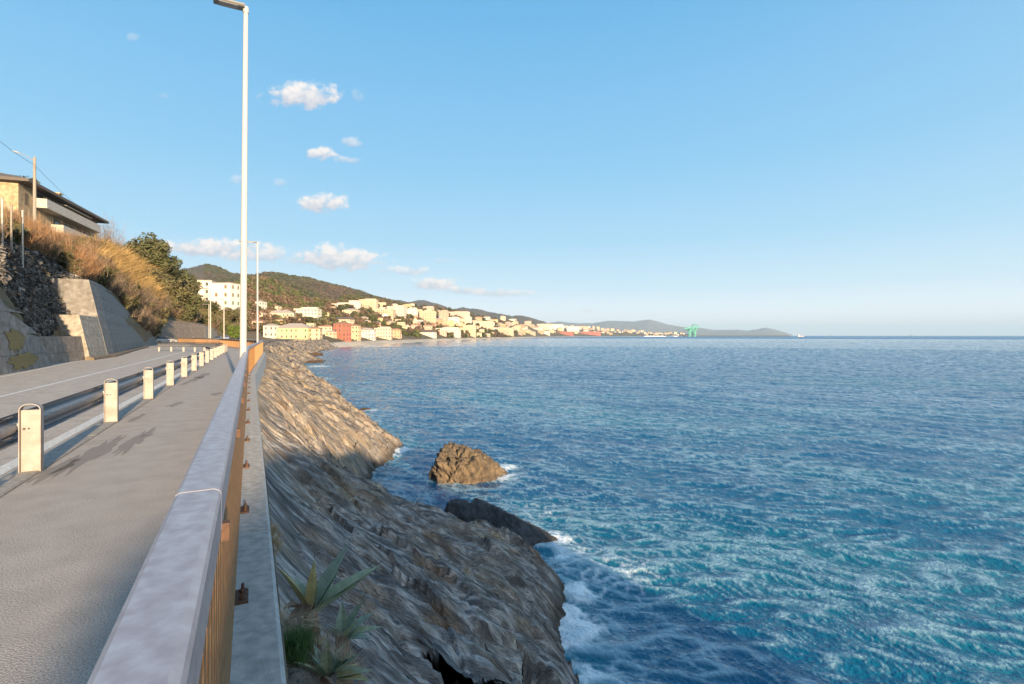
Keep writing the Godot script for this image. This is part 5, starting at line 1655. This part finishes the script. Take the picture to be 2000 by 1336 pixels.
# ---------------------------------------------------------------- rocks in the water, plants by the ledge, the headland behind
func rock_mesh(seed_: int, size: Vector3, cuts: int, layer: Vector3, rough: float, tint: Array, n := 56, faces := []) -> ArrayMesh:
	# a cube-sphere broken by flat cleavage planes, with layers running along one direction
	rng.seed = seed_
	var planes := []
	for k in cuts:
		planes.append([Vector3(rng.randfn(), rng.randfn() * 0.8, rng.randfn()).normalized(), rng.randf_range(0.55, 0.92)])
	if faces.size():
		planes = []
		for q: Array in faces: planes.append([(q[0] as Vector3).normalized(), q[1]])
	var big := noise(seed_ + 5, 0.9, 4); var lay := noise(seed_ + 6, 1.0, 3, FastNoiseLite.TYPE_SIMPLEX_SMOOTH, FastNoiseLite.FRACTAL_RIDGED)
	var m := ArrayMesh.new()
	var l := layer.normalized()
	for face in 6:
		var ax: Vector3 = [Vector3.RIGHT, Vector3.LEFT, Vector3.UP, Vector3.DOWN, Vector3.BACK, Vector3.FORWARD][face]
		var a := Vector3(ax.y, ax.z, ax.x); var b := ax.cross(a)
		var p := PackedVector3Array(); var c := PackedColorArray(); var nor := PackedVector3Array()
		for j in n:
			for i in n:
				var d := (ax + a * (i * 2.0 / (n - 1) - 1.0) + b * (j * 2.0 / (n - 1) - 1.0)).normalized()
				var r := 1.0
				for q: Array in planes:
					var k := d.dot(q[0])
					if k > 0.02: r = minf(r, q[1] / k)
				var s := d * size
				var along := l.dot(s)
				r += big.get_noise_3d(s.x, s.y, s.z) * rough * 0.5 + big.get_noise_3d(s.x * 3.1, s.y * 3.1, s.z * 3.1) * rough * 0.10
				var e := s - l * along
				var lv := lay.get_noise_3d(e.x * 1.6 + l.x * along * 0.2, e.y * 1.6 + l.y * along * 0.2, e.z * 1.6 + l.z * along * 0.2)
				r += lv * rough * 0.30
				p.append(s * r)
				var w := big.get_noise_3d(s.x * 1.7 + 9.0, s.y * 1.7, s.z * 1.7)
				var cc: Color = (tint[0] as Color).lerp(tint[1], clampf(0.5 + w * 1.6, 0, 1))
				cc = cc.lerp(Color(0.05, 0.05, 0.052), clampf(lv * 0.9 - 0.2, 0, 0.6))
				c.append(cc)
		nor.resize(p.size())
		for j in n:
			for i in n:
				var u := p[j * n + mini(i + 1, n - 1)] - p[j * n + maxi(i - 1, 0)]
				var v := p[mini(j + 1, n - 1) * n + i] - p[maxi(j - 1, 0) * n + i]
				var nn := u.cross(v).normalized()
				nor[j * n + i] = nn if nn.dot(p[j * n + i]) > 0 else -nn
		var idx := PackedInt32Array()
		var flip := (p[n] - p[0]).cross(p[1] - p[0]).dot(p[n + 1]) < 0
		for j in n - 1:
			for i in n - 1:
				var k := j * n + i
				if flip: idx.append_array([k, k + n, k + 1, k + 1, k + n, k + n + 1])
				else: idx.append_array([k, k + 1, k + n, k + 1, k + n + 1, k + n])
		var arr := []
		arr.resize(Mesh.ARRAY_MAX)
		arr[Mesh.ARRAY_VERTEX] = p; arr[Mesh.ARRAY_NORMAL] = nor; arr[Mesh.ARRAY_COLOR] = c; arr[Mesh.ARRAY_INDEX] = idx
		m.add_surface_from_arrays(Mesh.PRIMITIVE_TRIANGLES, arr)
	return m
func build_rocks() -> void:
	var tan_ := [Color(0.33, 0.25, 0.16), Color(0.20, 0.155, 0.11)]
	var slate := [Color(0.16, 0.16, 0.165), Color(0.10, 0.10, 0.105)]
	var brown := [Color(0.17, 0.10, 0.055), Color(0.10, 0.065, 0.04)]
	# bearing, waterline height, size, sunk share, turn, kind, label
	var L := [
		[913, 934, Vector3(3.0, 3.1, 2.2), -0.4, 0.5, tan_, 1203, "jagged tan rock standing alone in the water off the cliff", [[Vector3(-1, 0.05, 0.2), 0.74], [Vector3(0.42, 0.9, 0.1), 0.60], [Vector3(-0.25, 0.95, 0.3), 0.70], [Vector3(0.95, 0.25, 0.1), 0.86], [Vector3(0.1, 0.1, 1), 0.72], [Vector3(-0.6, 0.2, 0.8), 0.70], [Vector3(0.6, 0.35, 0.7), 0.74], [Vector3(0, 0.2, -1), 0.75], [Vector3(0.3, 0.6, 0.75), 0.78], [Vector3(-0.8, 0.5, -0.3), 0.82]]],
		[985, 1036, Vector3(3.1, 2.0, 1.7), -0.25, -0.75, slate, 1302, "smooth dark slate rock slanting out of the water beside the big slab", [[Vector3(0.18, 0.9, -0.42), 0.50], [Vector3(-0.1, 0.25, 1), 0.66], [Vector3(0.05, 0.75, 0.6), 0.60], [Vector3(-0.9, 0.4, 0.1), 0.85], [Vector3(0.92, 0.25, 0.2), 0.88], [Vector3(0, 0.2, -1), 0.8], [Vector3(0.55, 0.8, 0.2), 0.72]]],
		[893, 1006, Vector3(1.0, 0.8, 0.7), 0.0, 0.2, slate, 1403, "small dark rock at the uphill end of the slanting slate rock"],
		[673, 803, Vector3(0.85, 0.6, 0.7), -0.1, 0.0, brown, 1504, "small brown rock in the water, the nearer to the cliff of a pair"],
		[711, 803, Vector3(1.0, 0.65, 0.7), -0.1, 0.8, brown, 1605, "small brown rock in the water, the farther out of a pair"],
		[645, 771, Vector3(2.6, 0.9, 1.2), -0.3, 0.1, brown, 1706, "low brown reef at the tip of the second point"],
		[612, 709, Vector3(4.0, 1.2, 1.6), -0.4, 0.0, brown, 1807, "flat brown reef awash off the far rocks"],
		[615, 695, Vector3(4.4, 2.2, 2.6), -0.2, 0.5, brown, 1908, "farthest dark rock of the point, toward the beach"]]
	for q: Array in L:
		var z: float = (EYE - SEA) * 1000.0 / (q[1] - 655.5)
		var o := part("sea_rock", rock_mesh(q[6], q[2], 11, Vector3(0.75, -0.45, 0.3) if q[5] != tan_ else Vector3(0.5, -0.7, 0.4), 0.30 if q[5] != slate else 0.12, q[5], 70 if q[1] > 900 else 26, q[8] if q.size() > 8 else []), M.schist, null, Vector3((q[0] - 1000.0) * z / 1000.0, SEA + float(q[3]), -z))
		o.rotation.y = q[4]
		tag(o, q[7], "rock", "rocks in the water along the cliff")
	# a broken boulder lodged in the cleft
	# headland behind the beholder: it keeps the low sun off the nearest slab and the end of the footway
	var p := PackedVector3Array(); var c := PackedColorArray()
	var cols := 90; var rows := 90
	var nz := noise(1909, 0.12, 5)
	for j in rows:
		for i in cols:
			var s := lerpf(-58.0, -20.0, float(j) / (rows - 1)); var x := lerpf(0.45, 30.0, float(i) / (cols - 1))
			var top := lerp_table([[0.45, 2.2], [0.9, 7.6], [3, 8.0], [9, 7.7], [12.5, 6.4], [14.5, 3.4], [16, 0.0], [18, -6.0], [20, -10.0]], x)
			var along := 1.0 - pow(absf((s + 36.0) / 17.0), 3.0)
			var y := lerpf(-10.0, top, clampf(along, 0.0, 1.0)) + nz.get_noise_2d(s * 2.0, x * 2.0) * 0.7
			var q := road(s, x, y)
			p.append(q); c.append(rock_colour(q, s + 60.0, x, y))
	tag(part("headland", grid_mesh(p, cols, rows, c), M.schist), "", "", "", "structure")

func agave_leaf(from: Vector3, dir: Vector3, length: float, wide: float, droop: float, fold := 0.35) -> ArrayMesh:
	# a thick tapering channelled leaf with a spine at its tip
	var b := MB.new()
	var side := dir.cross(Vector3.UP).normalized()
	if side.length() < 0.1: side = Vector3.RIGHT
	var n := 12
	var rings := []
	for k in n + 1:
		var t := float(k) / n
		var q := from + dir * length * t + Vector3.DOWN * droop * length * t * t
		var d := (dir + Vector3.DOWN * 2.0 * droop * t).normalized()
		var up := side.cross(d).normalized()
		if up.y < 0: up = -up
		var w := wide * (0.62 + 1.0 * t - 0.2 * t * t if t < 0.38 else lerpf(0.97, 0.0, pow((t - 0.38) / 0.62, 1.35))) * 0.5
		var th := wide * 0.10 * (1.0 - t) + 0.002
		rings.append([q - side * w + up * w * fold, q - up * th * 0.2, q + side * w + up * w * fold, q - up * (th + w * fold * 0.4)])
	for k in n:
		for j in 4:
			var a: Vector3 = rings[k][j]; var d: Vector3 = rings[k][(j + 1) % 4]; var e: Vector3 = rings[k + 1][(j + 1) % 4]; var f: Vector3 = rings[k + 1][j]
			var mid: Vector3 = (rings[k][0] + rings[k][1] + rings[k][2] + rings[k][3]) * 0.25
			var g := 0.93 + 0.1 * sin(k * 2.1 + j)
			b.col = Color(g, g, g)
			b.quad_out(a, d, e, f, mid)
	return b.mesh()
func build_agaves() -> void:
	var st := grey(noise(1951, 0.03, 4), 256, 0.72, 1.0, 1.4)
	mat("agave_green", Color(0.37, 0.49, 0.40), 0.5, alb(st), 5.0)
	mat("agave_yellow", Color(0.52, 0.46, 0.22), 0.6, alb(st), 5.0)
	mat("agave_pale", Color(0.47, 0.56, 0.38), 0.5, alb(st), 5.0)
	mat("agave_dead", Color(0.26, 0.185, 0.125), 0.9, alb(st), 6.0)
	mat("dry_straw", Color(0.52, 0.45, 0.36), 0.85)
	mat("fresh_grass", Color(0.09, 0.20, 0.06), 0.7)
	mat("spine", Color(0.06, 0.04, 0.03), 0.6)
	# each leaf: tip bearing, tip height, tip distance, width, droop, kind
	var plants := [
		["large grey green agave with upright leaves just outside the concrete ledge", [607, 1190, 4.75], [
			[684, 1052, 4.95, 0.125, -0.02, "agave_green"], [745, 1097, 4.85, 0.13, 0.03, "agave_pale"], [726, 1100, 5.05, 0.11, -0.02, "agave_pale"], [541, 1098, 4.6, 0.075, 0.16, "agave_yellow"], [614, 1086, 4.7, 0.06, 0.0, "agave_yellow"], [640, 1150, 5.2, 0.10, 0.1, "agave_green"],
			[553, 1175, 4.4, 0.08, 0.35, "agave_dead"], [560, 1205, 4.5, 0.08, 0.4, "agave_dead"], [585, 1150, 5.1, 0.05, 0.1, "agave_dead"], [600, 1128, 4.9, 0.07, -0.1, "agave_green"], [662, 1108, 4.9, 0.09, 0.0, "agave_green"], [700, 1135, 4.7, 0.09, 0.06, "agave_pale"], [575, 1120, 4.8, 0.07, 0.05, "agave_green"]]],
		["small agave with narrow green leaves, half hidden in dry straw", [668, 1240, 4.85], [
			[712, 1162, 5.0, 0.06, 0.02, "agave_green"], [732, 1188, 5.0, 0.075, 0.03, "agave_green"], [746, 1218, 4.9, 0.07, 0.08, "agave_pale"], [700, 1205, 4.75, 0.055, 0.0, "agave_pale"], [640, 1215, 4.6, 0.05, 0.0, "agave_green"], [720, 1200, 5.2, 0.03, 0.0, "agave_dead"], [668, 1168, 4.9, 0.06, 0.0, "agave_green"], [725, 1240, 4.7, 0.06, 0.1, "agave_green"]]],
		["lowest agave with pale leaves fanned out at the picture's lower edge", [640, 1318, 4.4], [
			[678, 1245, 4.5, 0.07, 0.0, "agave_green"], [692, 1262, 4.4, 0.065, 0.03, "agave_pale"], [727, 1303, 4.3, 0.075, 0.06, "agave_pale"], [700, 1290, 4.6, 0.06, 0.04, "agave_yellow"], [598, 1262, 4.3, 0.05, 0.0, "agave_green"], [575, 1285, 4.2, 0.05, 0.1, "agave_pale"], [722, 1322, 4.2, 0.07, 0.15, "agave_yellow"], [655, 1330, 4.0, 0.06, 0.3, "agave_dead"], [640, 1240, 4.4, 0.06, 0.0, "agave_pale"], [612, 1250, 4.5, 0.05, 0.0, "agave_green"], [705, 1268, 4.3, 0.06, 0.05, "agave_green"]]]]
	for pl: Array in plants:
		var root := seen(pl[1][0], pl[1][1], pl[1][2])
		var o := base("agave", root)
		tag(o, pl[0], "agave", "agaves below the ledge")
		for lf: Array in pl[2]:
			var tip := seen(lf[0], lf[1], lf[2]) - root
			tip.y += lf[4] * tip.length()
			var kind: String = lf[5]
			var x := part("dead_leaf" if kind == "agave_dead" else "leaf", agave_leaf(Vector3(0, -0.03, 0), tip.normalized(), tip.length(), lf[3] * 2.0, lf[4]), M[kind], o)
			if kind != "agave_dead":
				var end := tip - Vector3(0, lf[4] * tip.length(), 0)
				var b := MB.new()
				var d := (tip - Vector3(0, 2.0 * lf[4] * tip.length(), 0)).normalized()
				b.tube([end - d * 0.02, end + d * 0.03], [0.004, 0.0008], 5)
				part("spine", b.mesh(), M.spine, x)
		# the rootstock that holds the rosette on the rock
		var b := MB.new()
		b.tube([Vector3(0, -0.9, 0), Vector3(0.01, -0.35, 0), Vector3(0, 0.02, 0)], [0.13, 0.09, 0.06], 9)
		part("rootstock", b.mesh(), M.agave_dead, o)
	# straw and grass around them: a soil pocket against the wall
	rng.seed = 1961
	var straw := blade_clump(1962, 70, 0.34, 0.42, 0.0028)
	var grass := blade_clump(1963, 90, 0.26, 0.3, 0.003)
	var pl := []; var cl := []; var gl := []; var gc := []
	for k in 95:
		var u := rng.randf_range(552, 720); var v := rng.randf_range(1175, 1336)
		if u > 600 + (v - 1160) * 0.75: continue
		var z := 4.55 + rng.randf_range(-0.25, 0.25)
		var sz := rng.randf_range(0.3, 0.65)
		pl.append(Transform3D(Basis.from_euler(Vector3(rng.randfn() * 0.5, rng.randf() * TAU, rng.randfn() * 0.5)).scaled(Vector3.ONE * sz), seen(u, v, z) - Vector3(0, 0.1, 0)))
		var g := rng.randf_range(0.6, 1.25)
		cl.append(Color(g, g * 0.98, g * 0.95))
	for k in 9:
		gl.append(Transform3D(Basis(Vector3.UP, rng.randf() * TAU), seen(rng.randf_range(556, 592), rng.randf_range(1245, 1300), 4.3)))
		gc.append(Color(1, 1, 1))
	for k in 70:   # on the pocket of soil itself
		var s := rng.randf_range(2.6, 5.4); var x := rng.randf_range(0.2, 1.15)
		var y := lerp_table([[0.05, -0.95], [0.4, -1.26], [0.8, -1.75], [1.2, -2.6], [1.5, -3.4]], x) - 0.28 * absf(s - 4.4)
		var tf := Transform3D(Basis.from_euler(Vector3(rng.randfn() * 0.3, rng.randf() * TAU, rng.randfn() * 0.3)).scaled(Vector3.ONE * rng.randf_range(0.35, 0.7)), road(s, x, y - 0.03))
		var g := rng.randf_range(0.55, 1.2)
		if rng.randf() < 0.25:
			gl.append(tf); gc.append(Color(g, g, g))
		else:
			pl.append(tf); cl.append(Color(g, g * 0.97, g * 0.92))
	for k in 16:   # a dry tuft on the concrete edge
		pl.append(Transform3D(Basis(Vector3.UP, rng.randf() * TAU).scaled(Vector3.ONE * rng.randf_range(0.25, 0.5)), seen(rng.randf_range(528, 545), rng.randf_range(1015, 1075), 5.9) - Vector3(0, 0.1, 0)))
		cl.append(Color(1.1, 1.0, 0.8))
	tag(scatter("dry_straw", straw, M.dry_straw, pl, cl), "tangle of dry straw around the agaves", "straw", "", "stuff")
	tag(scatter("grass_tuft", grass, M.fresh_grass, gl, gc), "fresh green grass at the foot of the concrete ledge", "grass", "", "stuff")
	# the pocket of soil that carries them
	var p := PackedVector3Array(); var c := PackedColorArray()
	var nz := noise(1971, 2.2, 4)
	for j in 40:
		for i in 30:
			var s := lerpf(2.4, 6.2, j / 39.0); var x := lerpf(0.05, 1.5, i / 29.0)
			var y := lerp_table([[0.05, -0.95], [0.4, -1.26], [0.8, -1.75], [1.2, -2.6], [1.5, -3.4]], x) - 0.28 * absf(s - 4.4) + nz.get_noise_2d(s, x) * 0.14
			p.append(road(s, x, y)); c.append(Color(0.17, 0.135, 0.10).lerp(Color(0.26, 0.24, 0.21), clampf(0.5 + nz.get_noise_2d(s * 2.0 + 40.0, x * 2.0) * 1.6, 0, 1)))
	tag(part("soil_pocket", grid_mesh(p, 30, 40, c), M.schist), "", "", "", "structure")

# ---------------------------------------------------------------- everything, in order
func _ready() -> void:
	rng.seed = 7
	set_light()
	n_strata = noise(1, 0.75, 3, FastNoiseLite.TYPE_SIMPLEX_SMOOTH, FastNoiseLite.FRACTAL_RIDGED)
	n_fine = noise(2, 2.6, 3, FastNoiseLite.TYPE_SIMPLEX_SMOOTH, FastNoiseLite.FRACTAL_RIDGED)
	n_lump = noise(3, 0.45, 3)
	n_cell = noise(5, 1.0, 1, FastNoiseLite.TYPE_CELLULAR, FastNoiseLite.FRACTAL_NONE)
	n_cell.cellular_return_type = FastNoiseLite.RETURN_CELL_VALUE
	n_cell.cellular_jitter = 0.9
	n_crack = noise(8, 1.0, 1, FastNoiseLite.TYPE_CELLULAR, FastNoiseLite.FRACTAL_NONE)
	n_crack.cellular_return_type = FastNoiseLite.RETURN_DISTANCE2_SUB
	n_patch = noise(4, 0.35, 4)
	var t := Time.get_ticks_msec()
	build_sea()
	build_cliff()
	build_ground()
	build_railing()
	build_guardrail()
	build_lamps()
	n_hill = noise(6, 0.06, 4)
	build_walls()
	build_hill()
	build_house()
	build_plants()
	build_cars()
	print("near ", Time.get_ticks_msec() - t)
	build_land()
	build_woods()
	build_town()
	build_port()
	build_rocks()
	build_agaves()
	print("coast ", Time.get_ticks_msec() - t)
